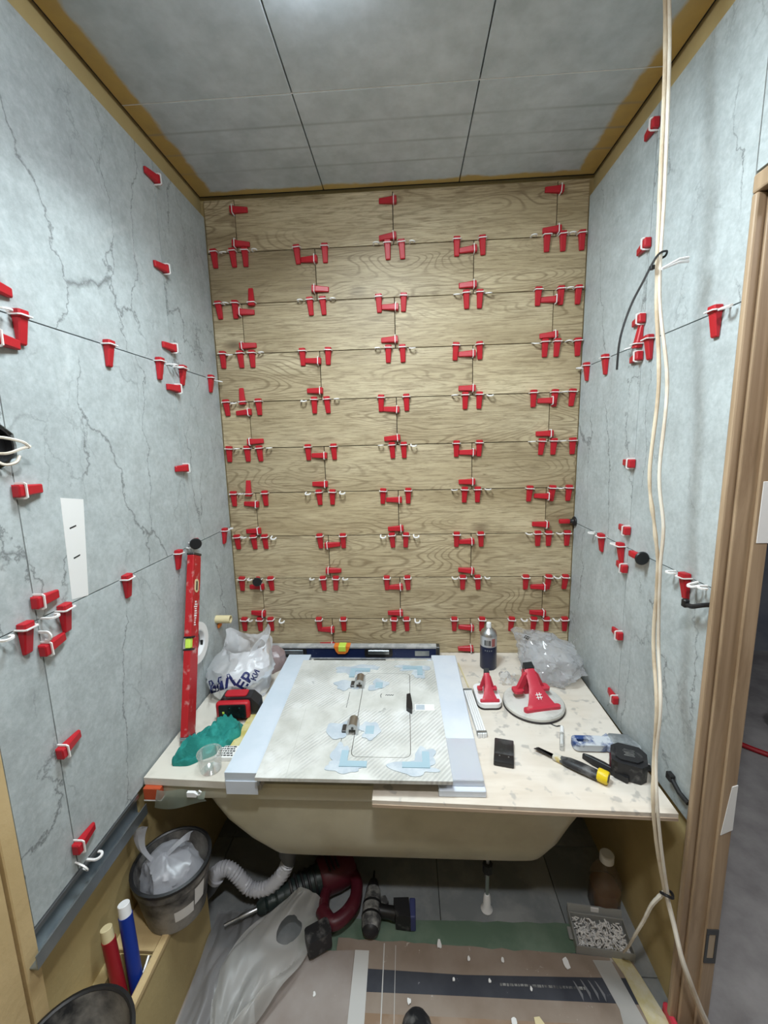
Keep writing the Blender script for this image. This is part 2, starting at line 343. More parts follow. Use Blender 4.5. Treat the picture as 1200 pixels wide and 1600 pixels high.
M['door'] = wood_grain('oak_door_frame', (0.42, 0.30, 0.19), (0.27, 0.18, 0.105), (16, 16, 1.2))
M['seal'] = simple('door_seal', (0.45, 0.36, 0.26), 0.7)
M['card'] = spattered('dusty_cardboard', (0.22, 0.165, 0.125), (0.29, 0.235, 0.19), (0.50, 0.46, 0.41), 0.66, 30)
M['cardp'] = spattered('pinkish_dusty_cardboard', (0.26, 0.215, 0.19), (0.34, 0.30, 0.275), (0.5, 0.47, 0.43), 0.68, 30)
M['band'] = spattered('black_printed_band', (0.022, 0.024, 0.034), (0.05, 0.053, 0.065), (0.42, 0.43, 0.45), 0.67, 24)
M['green'] = simple('green_film', (0.115, 0.175, 0.125), 0.45, var=(0.16, 0.22, 0.165), vs_=6)
M['tape'] = simple('dusty_clear_tape', (0.52, 0.51, 0.49), 0.4)
M['maroon'] = simple('dark_red_plastic', (0.075, 0.008, 0.016), 0.42, var=(0.15, 0.06, 0.07), vs_=22, thr=(0.6, 0.75))
M['gunmetal'] = simple('dusty_dark_green_plastic', (0.018, 0.030, 0.029), 0.45, var=(0.17, 0.20, 0.19), vs_=28, thr=(0.58, 0.72))
M['drillgrey'] = simple('worn_dark_grey_plastic', (0.06, 0.06, 0.062), 0.5, var=(0.36, 0.36, 0.34), vs_=34, thr=(0.42, 0.66))
M['battery'] = simple('dull_blue_plastic', (0.05, 0.06, 0.17), 0.5)
M['amber'] = simple('amber_liquid', (0.17, 0.065, 0.018), 0.15)
M['jug'] = film('jug_plastic', (0.50, 0.44, 0.34), 0.20, 0.2)
M['traygrey'] = simple('grey_translucent_plastic', (0.30, 0.30, 0.285), 0.3)
M['bluetube'] = simple('blue_sleeve', (0.006, 0.030, 0.24), 0.4)
M['redtube'] = simple('dull_red_sleeve', (0.28, 0.012, 0.018), 0.4)
M['cream'] = simple('cream_plastic', (0.66, 0.56, 0.33), 0.5)
M['bucketside'] = simple('splashed_black_plastic', (0.02, 0.02, 0.022), 0.45, var=(0.30, 0.28, 0.25), vs_=7, thr=(0.42, 0.62))
M['pipegrey'] = simple('grey_pipe', (0.10, 0.105, 0.11), 0.4)
M['hose'] = simple('white_corrugated_hose', (0.60, 0.61, 0.66), 0.4)
M['redfoam'] = simple('orange_red_foam', (0.45, 0.07, 0.02), 0.7)
M['greenfilm'] = film('greenish_film', (0.38, 0.45, 0.38), 0.55, 0.3)
M['lampglow'] = simple('lamp_glow', (1, 1, 1)); _b = M['lampglow'].node_tree.nodes['Principled BSDF']; _b.inputs['Emission Color'].default_value = (0.80, 0.90, 1, 1); _b.inputs['Emission Strength'].default_value = 44
M['frontwall'] = simple('front_plaster', (0.45, 0.42, 0.36), 0.8)
W = 1.4356
# ------------------------------------------------------------------ the room shell
ZC = 2.47
def struct(name, mb, m, label, parent=None):
    o = mb.build(name, m, parent); return tag(o, label, None, None, 'structure')
fl = struct('floor', MB().box(-0.3, 1.513, -2.7, 0.12, -0.12, -0.010), M['dark'], 'grey tiled bathroom floor under the bathtub')
# floor tiles 0.40 x 0.40 with open joints
ftm = {}
for ix in range(-1, 4):
    for iy in range(-7, 1):
        x0, x1 = max(0.045+0.40*ix, -0.02), min(0.045+0.40*(ix+1), 1.458); y0, y1 = 0.02+0.40*(iy-1)+0.06, min(0.02+0.40*iy+0.06, 0.02)
        if y0 < -1.6: continue
        MB().box(x0+.0012, x1-.0012, y0+.0012, y1-.0012, -0.010, 0.0, 0.0007, 1).build('floor_tile', M['floor'], fl, loc=((x0+x1)/2, (y0+y1)/2, 0))
wb = struct('wall_back', MB().box(-0.3, 1.75, 0.02, 0.14, -0.1, ZC+0.05), M['primer'], 'back wall faced with oak-look plank tiles above the tub')
wl = struct('wall_left', MB().box(-0.14, -0.02, -2.7, 0.02, -0.1, ZC+0.05), M['primer'], 'yellow primed left wall faced with grey stone-look tiles')
wr = struct('wall_right', MB().box(1.4556, 1.512, -0.805, 0.02, -0.1, ZC+0.05).box(1.4556, 1.545, -1.75, -0.805, 2.030, ZC+0.05).box(1.4556, 1.545, -2.7, -1.75, -0.1, ZC+0.05), M['primer'], 'right wall faced with grey stone-look tiles beside the doorway')
wf = struct('wall_front', MB().box(-0.3, 1.75, -2.8, -2.7, -0.1, ZC+0.05), M['frontwall'], 'plain wall behind the photographer')
ce = struct('ceiling', MB().box(-0.3, 1.75, -2.8, 0.14, ZC+0.012, ZC+0.1), M['ceilbase'], 'grey panelled ceiling with yellow primer at the edges')
for ix in range(3):
    for iy in range(6):
        x0 = max(-0.035+0.5*ix, -0.010); x1 = min(-0.035+0.5*(ix+1), 1.446); y1 = min(0.05-0.5*iy, -0.006); y0 = max(0.05-0.5*(iy+1), -2.69)
        MB().box(x0+.0016, x1-.0016, y0+.0016, y1-.0016, ZC, ZC+0.012, 0.0015, 1).build('ceiling_panel', M['ceil'], ce, loc=((x0+x1)/2, (y0+y1)/2, ZC))
MB().box(-0.008, 1.444, -0.4512, -0.4488, ZC+0.0004, ZC+0.012).build('joint_filler', M['paper'], ce)
# oak-look tiles on the back wall
H = 0.18684; G = 0.0014
for k in range(1, 11):
    z1 = 0.78 + (10-k)*H; z0 = z1 - H
    if k == 1: z1 = 2.461
    js = [0.119+0.6015*i for i in range(3)] if k % 2 else [0.4198, 1.0213]
    xs = [0.0] + js + [1.4356]
    for a, b in zip(xs, xs[1:]):
        MB().box(a+G, b-G, 0.0, 0.010, z0+G, z1-G, 0.0008, 1).build('tile', M['woodtile'], wb, loc=((a+b)/2, 0, (z0+z1)/2))
MB().box(-0.0, 1.4356, 0.010, 0.02, 0.594, 2.46).build('adhesive_bed', M['dark'], wb)
# grey tiles, side walls
ZT = (0.597, 1.198, 1.7995, 2.402)
def wall_tile(x0, x1, poly, parent):
    ys = [q[0] for q in poly]; zs = [q[1] for q in poly]
    o = MB().prism(poly, x0, x1, 'x'); return o.build('tile', M['grey'], parent, loc=((x0+x1)/2, (min(ys)+max(ys))/2, (min(zs)+max(zs))/2))
for z0, z1 in zip(ZT, ZT[1:]):
    for y0, y1 in ((-0.340, -0.003), (-0.965, -0.340), (-1.082, -0.965)):
        a, b, c, d = y0+G, y1-G, z0+G, z1-G
        poly = [(a, c), (b, c), (b, d), (a, d)]
        if y0 == -1.082 and z0 == 1.198: poly = [(a, c), (b, c), (b, 1.515), (-0.985, 1.505), (-1.02, 1.515), (-1.03, 1.55), (-1.02, 1.585), (-0.985, 1.595), (b, 1.585), (b, d), (a, d)]
        if y0 == -0.965 and z0 == 1.198: poly = [(a, c), (b, c), (b, d), (a, d), (a, 1.582), (-0.950, 1.572), (-0.947, 1.55), (-0.950, 1.525), (a, 1.518)]
        wall_tile(-0.010, 0.0, poly, wl)
    for y0, y1 in ((-0.435, -0.003), (-0.800, -0.435)):
        wall_tile(W, W+0.010, [(y0+G, z0+G), (y1-G, z0+G), (y1-G, z1-G), (y0+G, z1-G)], wr)
MB().box(-0.02, -0.010, -1.08, -0.0, 0.598, 1.50).box(-0.02, -0.010, -1.08, -0.0, 1.60, 2.40).box(-0.02, -0.010, -0.93, 0, 1.5, 1.6).build('adhesive_bed', M['dark'], wl)
wall_tile(W, W+0.010, [(-1.40, 2.032), (-0.8015, 2.032), (-0.8015, ZT[3]-G), (-1.40, ZT[3]-G)], wr)
MB().box(W+0.010, 1.4556, -0.798, 0, 0.598, 2.40).build('adhesive_bed', M['dark'], wr)
# pier at the near end of the left wall: a batten, an open seam and the board beside it
pier = struct('wall_left_pier', MB().box(-0.14, -0.012, -2.69, -1.120, -0.1, ZC), M['pier'], 'raw yellow board pier at the near left edge')
MB().box(-0.019, 0.004, -1.116, -1.084, -0.1, ZC, 0.002, 1).build('batten', M['pier'], pier)
MB().box(-0.012, 0.001, -1.28, -1.121, -0.1, 0.98, 0.002, 1).build('board', M['pier'], pier)
MB().box(-0.012, 0.0, -1.60, -1.283, -0.1, ZC, 0.002, 1).build('board', M['pier'], pier)
# boxed-in pipe ledge along the left wall
lg = struct('trim_1', MB().box(-0.02, 0.112, -0.895, -0.66, 0.0, 0.262).box(-0.02, 0.112, -1.6, -0.990, 0.0, 0.262).box(0.096, 0.112, -0.990, -0.895, 0.0, 0.262).box(-0.02, 0.008, -0.990, -0.895, 0.0, 0.262), M['primer'], 'yellow primed pipe boxing ledge along the left wall')
MB().box(0.097, 0.1155, -1.6, -0.66, 0.262, 0.280, 0.003, 1).build('edge_strip', M['pier'], lg)
MB().box(-0.02, 0.097, -0.893, -0.66, 0.262, 0.274, 0.002, 1).build('top_board', M['pier'], lg)
MB().box(-0.02, 0.097, -1.6, -0.992, 0.262, 0.274, 0.002, 1).build('top_board', M['pier'], lg)
# ---- doorway on the right
dr = struct('door_1', MB().box(1.446, 1.512, -0.828, -0.806, 0.0, 1.988, 0.003, 2), M['door'], 'oak veneer door frame at the right edge')
MB().box(1.426, 1.4455, -0.822, -0.807, 0.0, 1.988, 0.004, 2).build('casing', M['door'], dr)
MB().box(1.482, 1.512, -0.836, -0.8282, 0.0, 1.988, 0.002, 2).build('door_stop', M['door'], dr)
MB().box(1.446, 1.512, -1.745, -0.806, 1.9883, 2.022, 0.003, 2).build('head_jamb', M['door'], dr)
MB().box(1.426, 1.4455, -1.745, -0.807, 1.9883, 2.022, 0.004, 2).build('head_casing', M['door'], dr)
MB().box(1.437, 1.441, -0.8068, -0.7995, 0.0, 2.02).build('seal', M['seal'], dr)
MB().box(1.446, 1.540, -1.745, -1.705, 0.0, 1.988, 0.003, 2).build('jamb', M['door'], dr)
# strike plate: steel frame around a dark slot
sx, sz = 1.496, 0.280
sp = MB().box(sx-.014, sx-.008, -0.8385, -0.836, sz-.050, sz+.050).box(sx+.008, sx+.014, -0.8385, -0.836, sz-.050, sz+.050).box(sx-.008, sx+.008, -0.8385, -0.836, sz+.036, sz+.050).box(sx-.008, sx+.008, -0.8385, -0.836, sz-.050, sz-.036).build('strike_plate', M['darksteel'], dr)
MB().box(sx-.008, sx+.008, -0.8370, -0.836, sz-.036, sz+.036).build('slot', M['seal'], sp)
MB().box(1.488, 1.513, -0.8375, -0.8362, 1.31, 1.44, 0.0005, 1).build('masking_tape', M['paper'], dr)
MB().prism([(1.487, 0.60), (1.5125, 0.615), (1.5125, 0.735), (1.500, 0.73)], -0.8375, -0.8362, 'y').build('masking_tape', M['paper'], dr)
# ---- hallway beyond the doorway
hf = struct('floor_hallway', MB().box(1.513, 3.4, -2.7, 1.2, -0.1, 0.015), M['hall'], 'dusty grey hallway floor beyond the doorway')
hw = struct('wall_hallway', MB().box(3.4, 3.5, -2.8, 1.3, -0.1, 2.6), M['hallwall'], 'dim bluish hallway wall beyond the doorway')
h2 = struct('wall_hallway_end', MB().box(1.56, 3.5, 1.2, 1.3, -0.1, 2.6).box(1.56, 3.5, -2.8, -2.7, -0.1, 2.6), M['hallwall'], 'dim end wall of the hallway')
h3 = struct('wall_hallway_side', MB().box(1.56, 1.66, 0.14, 1.2, -0.1, 2.6), M['hallwall'], 'near side wall of the hallway')
h4 = struct('ceiling_hallway', MB().box(1.545, 3.5, -2.8, 1.3, 2.55, 2.65), M['hallwall'], 'hallway ceiling out of view')
# ceiling lamps just outside the frame
for L_, lab in ((LAMP, 'round white ceiling lamp just above the top of the view'), (LAMP_B, 'round white ceiling lamp above the photographer')):
    t = thing('ceiling_lamp', lab, 'lamp', (L_.x, L_.y, ZC))
    MB().lathe([(0.085, ZC-0.001), (0.085, ZC-0.015), (0.080, ZC-0.018)], (L_.x, L_.y, 0), 28).build('base', M['white'], t, True)
    MB().lathe([(0.078, ZC-0.018), (0.082, ZC-0.030), (0.074, ZC-0.045), (0.04, ZC-0.052), (0.0, ZC-0.053)], (L_.x, L_.y, 0), 28).build('diffuser', M['lampglow'], t, True)
# ------------------------------------------------------------------ tile levelling wedges and clips
ORD = ['zeroth', 'first', 'second', 'third', 'fourth', 'fifth', 'sixth', 'seventh', 'eighth', 'ninth', 'tenth', 'eleventh', 'twelfth', 'thirteenth']
def wedge_mesh():
    def ring(z, w, y0, y1, c):
        h = w/2
        return [(-h+c, y1, z), (h-c, y1, z), (h, y1+c, z), (h, y0, z), (-h, y0, z), (-h, y1+c, z)]
    mb = MB().rings([ring(0.0115, 0.020, -0.004, -0.017, .003), ring(0.010, 0.0245, -0.002, -0.020, .003), ring(-0.004, 0.0245, -0.002, -0.0195, .003), ring(-0.0045, 0.0225, -0.002, -0.0175, .003),
                      ring(-0.052, 0.0185, -0.002, -0.009, .002), ring(-0.0545, 0.0165, -0.002, -0.007, .002)], True, True, True)
    o = mb.build('wedge', M['red'], None); me = o.data; bpy.data.objects.remove(o); return me
def clip_mesh():
    out = [(-0.0165, 0.004), (-0.0165, -0.019), (-0.0135, -0.0245), (0.0135, -0.0245), (0.0165, -0.019), (0.0165, 0.004)]
    inn = [(-0.0128, 0.004), (-0.0128, -0.0195), (-0.011, -0.0212), (0.011, -0.0212), (0.0128, -0.0195), (0.0128, 0.004)]
    bm = MB(); t_ = 0.0013
    R = [[(x, y, t_) for x, y in out], [(x, y, t_) for x, y in inn], [(x, y, -t_) for x, y in inn], [(x, y, -t_) for x, y in out], [(x, y, t_) for x, y in out]]
    bm.rings(R, False); bmesh.ops.remove_doubles(bm.bm, verts=bm.bm.verts, dist=1e-5)
    o = bm.build('clip', M['clip'], None); me = o.data; bpy.data.objects.remove(o); return me
def loop_mesh(w=0.013, d=0.030, lean=0.0):
    out = [(-w, 0.004), (-w, -d+w)] + [(w*cos(radians(a)), -d+w+w*sin(radians(a))) for a in range(195, 350, 22)] + [(w, -d+w), (w, -d*0.40)]
    k = (w-0.0052)/w
    inn = [(x*k, y if i < 2 or i >= len(out)-2 else (y+d-w)*k-d+w) for i, (x, y) in enumerate(out)]
    bm = MB(); t_ = 0.0017
    bm.rings([[(x, y, t_+lean*y) for x, y in out], [(x, y, t_+lean*y) for x, y in inn], [(x, y, -t_+lean*y) for x, y in inn], [(x, y, -t_+lean*y) for x, y in out], [(x, y, t_+lean*y) for x, y in out]], False)
    bmesh.ops.remove_doubles(bm.bm, verts=bm.bm.verts, dist=1e-5)
    o = bm.build('clip_loop', M['clip'], None); me = o.data; bpy.data.objects.remove(o); return me
WM, CM = wedge_mesh(), clip_mesh(); LM = [loop_mesh(), loop_mesh(lean=0.25), loop_mesh(0.0115, 0.027)]
def wedge(loc, turn, wall, label, group, slide=0.0):
    j = random.uniform(-4, 4)
    t = thing('leveling_wedge', label, 'wedge', loc, (0, radians(turn+j), radians(wall)), group)
    w = link('wedge', WM, None, t); w.location = (0, 0, -slide); link('clip', CM, None, t)
def loop(loc, wall, label, group, turn=0):
    o = link('clip_loop', random.choice(LM)); o.location = loc; o.rotation_euler = (0, radians(turn+random.uniform(-5, 5)), radians(wall)); tag(o, label, 'clip', group)
VW = {1: [0.029, 0.102, 0.151, 0.352, 0.46, 0.698, 0.751, 0.957, 1.051, 1.287, 1.344, 1.412],
2: [0.03, 0.097, -0.163, 0.393, 0.443, 0.66, 0.756, 0.993, 1.044, 1.262, 1.345, 1.409],
3: [0.031, 0.102, 0.15, 0.353, 0.456, 0.693, 0.748, 0.955, 1.045, 1.293, 1.339, 1.415],
4: [0.028, -0.097, 0.162, 0.391, 0.442, 0.66, 0.76, 0.992, 1.047, 1.256, 1.338, 1.405],
5: [0.025, 0.101, 0.152, 0.355, 0.461, 0.699, 0.747, 0.958, 1.049, 1.295, 1.341, 1.414],
6: [0.028, -0.093, 0.162, 0.391, 0.448, 0.659, 0.762, 0.992, 1.044, 1.253, 1.343, 1.408],
7: [0.027, 0.099, 0.148, 0.385, 0.484, 0.691, 0.75, 0.96, 1.059, 1.291, 1.335, 1.409],
8: [0.034, 0.161, 0.39, 0.446, 0.665, 0.753, 0.986, 1.048, 1.248, 1.342, 1.41],
9: [0.03, 0.1, 0.148, 0.363, 0.471, 0.692, 0.746, 0.951, 1.069, 1.194, 1.287, 1.34, 1.415]}
LC = {1: [0.066, 0.189, 0.656, 0.791, 1.239, 1.377], 2: [0.061, 0.355, 0.483, 0.958, 1.076, 1.377], 3: [0.06, 0.188, 0.651, 0.786, 1.258, 1.382],
4: [0.062, 0.349, 0.482, 0.951, 1.088, 1.374], 5: [0.059, 0.195, 0.654, 0.786, 1.256, 1.375], 6: [0.061, 0.346, 0.49, 0.95, 1.085, 1.373],
7: [0.059, 0.188, 0.654, 0.792, 1.255, 1.378], 8: [0.071, 0.343, 0.487, 0.953, 1.088, 1.376], 9: [0.058, 0.2, 0.652, 0.793, 1.246, 1.38]}
HW = [(1, 0.117, 2.419, 'R'), (1, 0.116, 2.302, 'R'), (1, 0.724, 2.422, 'L'), (1, 0.721, 2.3, 'L'), (1, 1.329, 2.426, 'L'), (1, 1.325, 2.294, 'L'), (2, 0.419, 2.234, 'L'), (2, 0.414, 2.128, 'R'), (2, 1.02, 2.242, 'L'), (2, 1.02, 2.118, 'L'), (3, 0.116, 2.056, 'R'), (3, 0.115, 1.929, 'R'), (3, 0.724, 2.05, 'L'), (3, 0.72, 1.932, 'L'), (3, 1.326, 2.053, 'L'), (3, 1.327, 1.927, 'L'), (4, 0.415, 1.862, 'L'), (4, 0.417, 1.748, 'L'), (4, 1.019, 1.869, 'L'), (4, 1.02, 1.739, 'L'), (5, 0.12, 1.673, 'L'), (5, 0.117, 1.554, 'R'), (5, 0.721, 1.666, 'L'), (5, 0.722, 1.555, 'L'), (5, 1.327, 1.683, 'L'), (5, 1.325, 1.557, 'L'), (6, 0.422, 1.491, 'L'), (6, 0.419, 1.374, 'L'), (6, 1.023, 1.49, 'L'), (6, 1.022, 1.372, 'L'), (7, 0.123, 1.294, 'L'), (7, 0.123, 1.18, 'L'), (7, 0.724, 1.303, 'L'), (7, 0.729, 1.183, 'L'), (7, 1.326, 1.307, 'L'), (7, 1.322, 1.191, 'L'), (8, 0.417, 1.114, 'R'), (8, 0.416, 1.003, 'R'), (8, 1.021, 1.124, 'L'), (8, 1.022, 0.997, 'L'), (9, 0.119, 0.932, 'L'), (9, 0.117, 0.809, 'L'), (9, 0.722, 0.928, 'L'), (9, 0.72, 0.811, 'L'), (9, 1.323, 0.924, 'L'), (9, 1.323, 0.809, 'L'), (10, 0.419, 0.734, 'L'), (10, 0.416, 0.661, 'L'), (10, 1.023, 0.742, 'L'), (10, 1.022, 0.647, 'L')]
GV = 'red wedges on the plank wall joints'
for k, xs in VW.items():
    z = 0.78+(9-k)*H; i = 0
    for x in xs:
        if x < 0: wedge((-x, 0, z), 180, 0, f'red wedge pointing up from {ORD[k]} plank joint from top, near the left wall', GV); continue
        i += 1; wedge((x, 0, z), 0, 0, f'red wedge in white clip hanging from {ORD[k]} plank joint from top, {ORD[i]} from left', GV)
    for i, x in enumerate(LC[k]): loop((x, 0, z), 0, f'empty white clip loop on {ORD[k]} plank joint from top, {ORD[i+1]} from left', 'empty clip loops on the plank wall')
cnt = {}
for r, x, z, d in HW:
    side = ('left' if x < 0.3 else 'middle' if x < 0.9 else 'right') if r % 2 else ('left' if x < 0.7 else 'right')
    key = (r, side); e = 'lower' if key in cnt else 'upper'; cnt[key] = 1
    wedge((x, 0, z), 90 if d == 'L' else -90, 0, f'red wedge sideways at {e} end of {side} upright joint in {ORD[r]} plank row', 'sideways red wedges on the plank wall')
# left wall
GL, GR = 'red wedges on the left grey wall', 'red wedges on the right grey wall'
for i, y in enumerate((-0.085, -0.294, -0.429, -0.653, -0.904)): wedge((0, y, 1.7995), 0, 90, f'red wedge on upper seam of left grey wall, {ORD[i+1]} from plank wall', GL)
for i, y in enumerate((-0.082, -0.438, -0.696, -0.905, -1.001)): wedge((0, y, 1.198), 0, 90, f'red wedge on lower seam of left grey wall, {ORD[i+1]} from plank wall', GL)
for i, z in enumerate((1.841, 1.745, 1.463, 1.237, 1.135, 0.899, 0.660)): wedge((0, -0.965, z), -90, 90, f'sideways red wedge on near upright seam of left wall, {ORD[i+1]} from top', GL)
for i, z in enumerate((2.348, 2.094, 1.856, 1.729, 1.469)): wedge((0, -0.340, z), 90, 90, f'sideways red wedge on far upright seam of left wall, {ORD[i+1]} from top', GL)
LL = [(-0.366, 1.7995, 'left upper seam beside the far upright seam'), (-0.325, 1.7995, 'left upper seam just past the far upright seam'), (-0.030, 1.7995, 'left upper seam close to the plank wall corner'), (-0.945, 1.7995, 'left upper seam at the left picture edge'),
      (-1.047, 1.198, 'left lower seam at the left picture edge'), (-0.946, 1.198, 'left lower seam between the two near wedges'), (-0.361, 1.198, 'left lower seam above the red level'), (-0.330, 1.198, 'left lower seam beside the black capped clamp'), (-0.039, 1.198, 'left lower seam close to the plank wall corner')]
for y, z, s_l in LL: loop((0, y, z), 90, f'empty white clip loop on the {s_l}', 'empty clip loops on the left wall')
loop((0, -0.966, 1.163), 90, 'white clip loop standing out below the left lower seam crossing', 'empty clip loops on the left wall', 90)
loop((0, -0.966, 0.612), 90, 'white clip loop at the bottom end of near left upright seam', 'empty clip loops on the left wall', 70)
loop((0.0, -0.930, 0.5965), 90, 'white clip loop under left tile edge above the metal profile', 'empty clip loops on the left wall', 0)
# right wall
for i, y in enumerate((-0.073, -0.223, -0.482, -0.737)): wedge((W, y, 1.7995), 0, -90, f'red wedge on upper seam of right grey wall, {ORD[i+1]} from plank wall', GR)
wedge((W, -0.425, 1.7995), 180, -90, 'red wedge pointing up on upper seam of right grey wall behind the cable', GR)
for i, y in enumerate((-0.271, -0.405, -0.719)): wedge((W, y, 1.198), 0, -90, f'red wedge on lower seam of right grey wall, {ORD[i+1]} from plank wall', GR)
for i, z in enumerate((2.350, 2.060, 1.865, 1.764, 1.458, 1.254, 1.134, 0.912, 0.689)): wedge((W, -0.436, z), 90, -90, f'red wedge on upright seam of right grey wall, {ORD[i+1]} from the top', GR)
for y, z, s_l in ((-0.021, 1.7995, 'right upper seam at the plank wall corner'), (-0.395, 1.7995, 'right upper seam just before the upright seam'), (-0.779, 1.7995, 'right upper seam beside the door frame'),
                  (-0.679, 1.198, 'right lower seam just behind the cable'), (-0.763, 1.198, 'right lower seam between last wedge and door'), (-0.792, 1.198, 'right lower seam touching the door frame'), (-0.211, 1.198, 'right lower seam near the plank wall'), (-0.375, 1.198, 'right lower seam just before the upright seam')):
    loop((W, y, z), -90, f'empty white clip loop on the {s_l}', 'empty clip loops on the right wall')
# clamps with a black round cap
def capped_clamp(loc, wall, label, turn=0, yaw=0):
    t = thing('capped_clamp', label, 'clamp', loc, (0, radians(turn), radians(wall)), 'red clamps with black round caps')
    R = Matrix.Rotation(radians(yaw), 4, 'Z')
    MB().box(-0.030, 0.012, -0.029, -0.011, -0.009, 0.009, 0.004, 2, M=Matrix.Translation((0, -0.02, 0)) @ R @ Matrix.Translation((0, 0.02, 0))).build('body', M['red'], t, True, local=True)
    cp = MB().lathe([(0.008, 0.010), (0.0085, 0.018), (0.011, 0.024), (0.0185, 0.027), (0.0195, 0.031), (0.017, 0.034)], (0, 0, 0), 24, 'x')
    bmesh.ops.transform(cp.bm, matrix=Matrix.Translation((0, -0.02, 0)) @ R, verts=cp.bm.verts); cp.build('cap', M['black'], t, True, local=True)
    link('clip', CM, None, t)
capped_clamp((W, -0.520, 1.198), -90, 'red clamp with black round cap on right wall behind the cable')
capped_clamp((1.400, 0, 1.205), 0, 'red clamp with black round cap at right plank wall corner')
capped_clamp((0.108, 0, 0.967), 0, 'red clamp with black round cap on plank wall near left corner', 0, -75)
capped_clamp((0.0, -0.340, 1.212), 90, 'red clamp with black round cap above the red level', 180, -25)
# paper strip with two dashes, electrical box, pipe stub on the left wall
t = thing('masking_strip', 'white paper strip with two black dashes stuck on left grey wall', 'paper strip', (0, -0.84, 1.2))
pp = MB(); pp.prism([(-0.872, 1.206), (-0.824, 1.198), (-0.798, 1.424), (-0.863, 1.436)], 0.0, 0.0006, 'x'); pp.build('strip', M['paper'], t)
for y, z in ((-0.841, 1.367), (-0.842, 1.298)): MB().hexa([(0.0006, y-.009, z-.0035), (0.0011, y-.009, z-.0035), (0.0011, y+.010, z-.0005), (0.0006, y+.010, z-.0005), (0.0006, y-.009, z-.0005), (0.0011, y-.009, z-.0005), (0.0011, y+.010, z+.0025), (0.0006, y+.010, z+.0025)]).build('dash_mark', M['inkb'], t)
t = thing('electrical_box', 'dark wall box with loose white wires at the left picture edge', 'wall box', (0, -0.985, 1.55))
MB().lathe([(0.001, -0.019), (0.038, -0.019), (0.038, -0.002), (0.034, -0.002), (0.034, -0.017), (0.001, -0.017)], (0, -0.988, 1.55), 24, 'x', False, False).build('box', M['black'], t, True)
for a in ([(-0.015, -1.0, 1.56), (0.01, -0.99, 1.565), (0.03, -0.965, 1.556), (0.03, -0.952, 1.545)], [(-0.015, -1.0, 1.54), (0.012, -0.985, 1.535), (0.028, -0.962, 1.545), (0.03, -0.95, 1.548)], [(-0.015, -0.99, 1.53), (0.01, -0.99, 1.515), (0.02, -0.975, 1.518), (0.02, -0.965, 1.530)]):
    MB().tube(catmull(a, 5), 0.0028, 6).build('wire', M['cablew'], t, True)
t = thing('pipe_stub', 'cream pipe stub sticking out of left wall above the tape roll', 'pipe', (0, -0.20, 0.865))
MB().lathe([(0.0155, -0.012), (0.0155, 0.058), (0.0125, 0.058), (0.0125, 0.035), (0.0, 0.035)], (0, -0.205, 0.868), 20, 'x', True, False).build('sleeve', M['cream'], t, True)
MB().lathe([(0.0, 0.045), (0.0124, 0.046)], (0, -0.205, 0.868), 20, 'x', False, False).build('plug', M['black'], t)
tag(MB().box(0.0, 0.008, -0.205, -0.175, 0.828, 0.846, 0.003, 1).build('plastic_plug', M['orange'], None, loc=(0.004, -0.19, 0.837)), 'small orange plastic plug under the cream pipe stub', 'plug')
# steel profile along the bottom of the left tiles
t = thing('metal_profile', 'galvanised steel channel running below the left grey tiles', 'profile', (0, -0.92, 0.53))
MB().box(-0.0195, -0.006, -1.108, -0.752, 0.534, 0.5955).build('web', M['galv'], t)
MB().box(-0.006, 0.022, -1.108, -0.752, 0.534, 0.537).build('flange', M['galv'], t)
MB().box(0.0205, 0.022, -1.108, -0.752, 0.537, 0.566).build('lip', M['galv'], t)
MB().box(-0.006, 0.003, -1.108, -0.752, 0.584, 0.5955).build('top_flange', M['steel'], t)
# ------------------------------------------------------------------ bathtub
t = thing('bathtub', 'beige enamelled bathtub under the boards between the side walls', 'bathtub', (0.7, -0.36, 0.0))
def tub_ring(x0, x1, y0, y1, z, r, n=8): return [(x, y, z) for x, y in rrect(x0, x1, y0, y1, r, n)]
rings = []
for z, a, b, f, g, r in ((0.560, 0.140, 1.268, -0.694, -0.06, 0.04), (0.50, 0.162, 1.250, -0.690, -0.07, 0.05), (0.44, 0.186, 1.226, -0.682, -0.08, 0.06), (0.36, 0.236, 1.205, -0.664, -0.10, 0.07),
                         (0.29, 0.285, 1.180, -0.640, -0.13, 0.08), (0.256, 0.325, 1.145, -0.612, -0.16, 0.09), (0.228, 0.375, 1.090, -0.570, -0.19, 0.10), (0.215, 0.440, 1.02, -0.520, -0.23, 0.10)):
    rings.append(tub_ring(a, b, f, g, z, r))
MB().rings(rings, True, False, True).build('shell', M['tub'], t, True, angle=60)
inner = [tub_ring(0.148, 1.30, -0.690, -0.06, 0.560, 0.10), tub_ring(0.17, 1.240, -0.665, -0.075, 0.585, 0.05), tub_ring(0.21, 1.21, -0.645, -0.10, 0.45, 0.08), tub_ring(0.33, 1.08, -0.60, -0.16, 0.27, 0.15), tub_ring(0.45, 0.96, -0.52, -0.23, 0.228, 0.12)]
MB().rings(inner[1:], True, False, True).build('basin', M['tub'], t, True, angle=60)
rim = [tub_ring(0.03, 1.405, -0.718, -0.028, 0.555, 0.03, 4), tub_ring(0.028, 1.407, -0.722, -0.026, 0.560, 0.03, 4), tub_ring(0.028, 1.407, -0.722, -0.026, 0.596, 0.03, 4), tub_ring(0.034, 1.401, -0.716, -0.032, 0.603, 0.03, 4), tub_ring(0.16, 1.285, -0.665, -0.075, 0.603, 0.03, 4), tub_ring(0.16, 1.285, -0.665, -0.075, 0.575, 0.03, 4)]
MB().rings(rim, True).build('rim', M['tub'], t, True, angle=40)
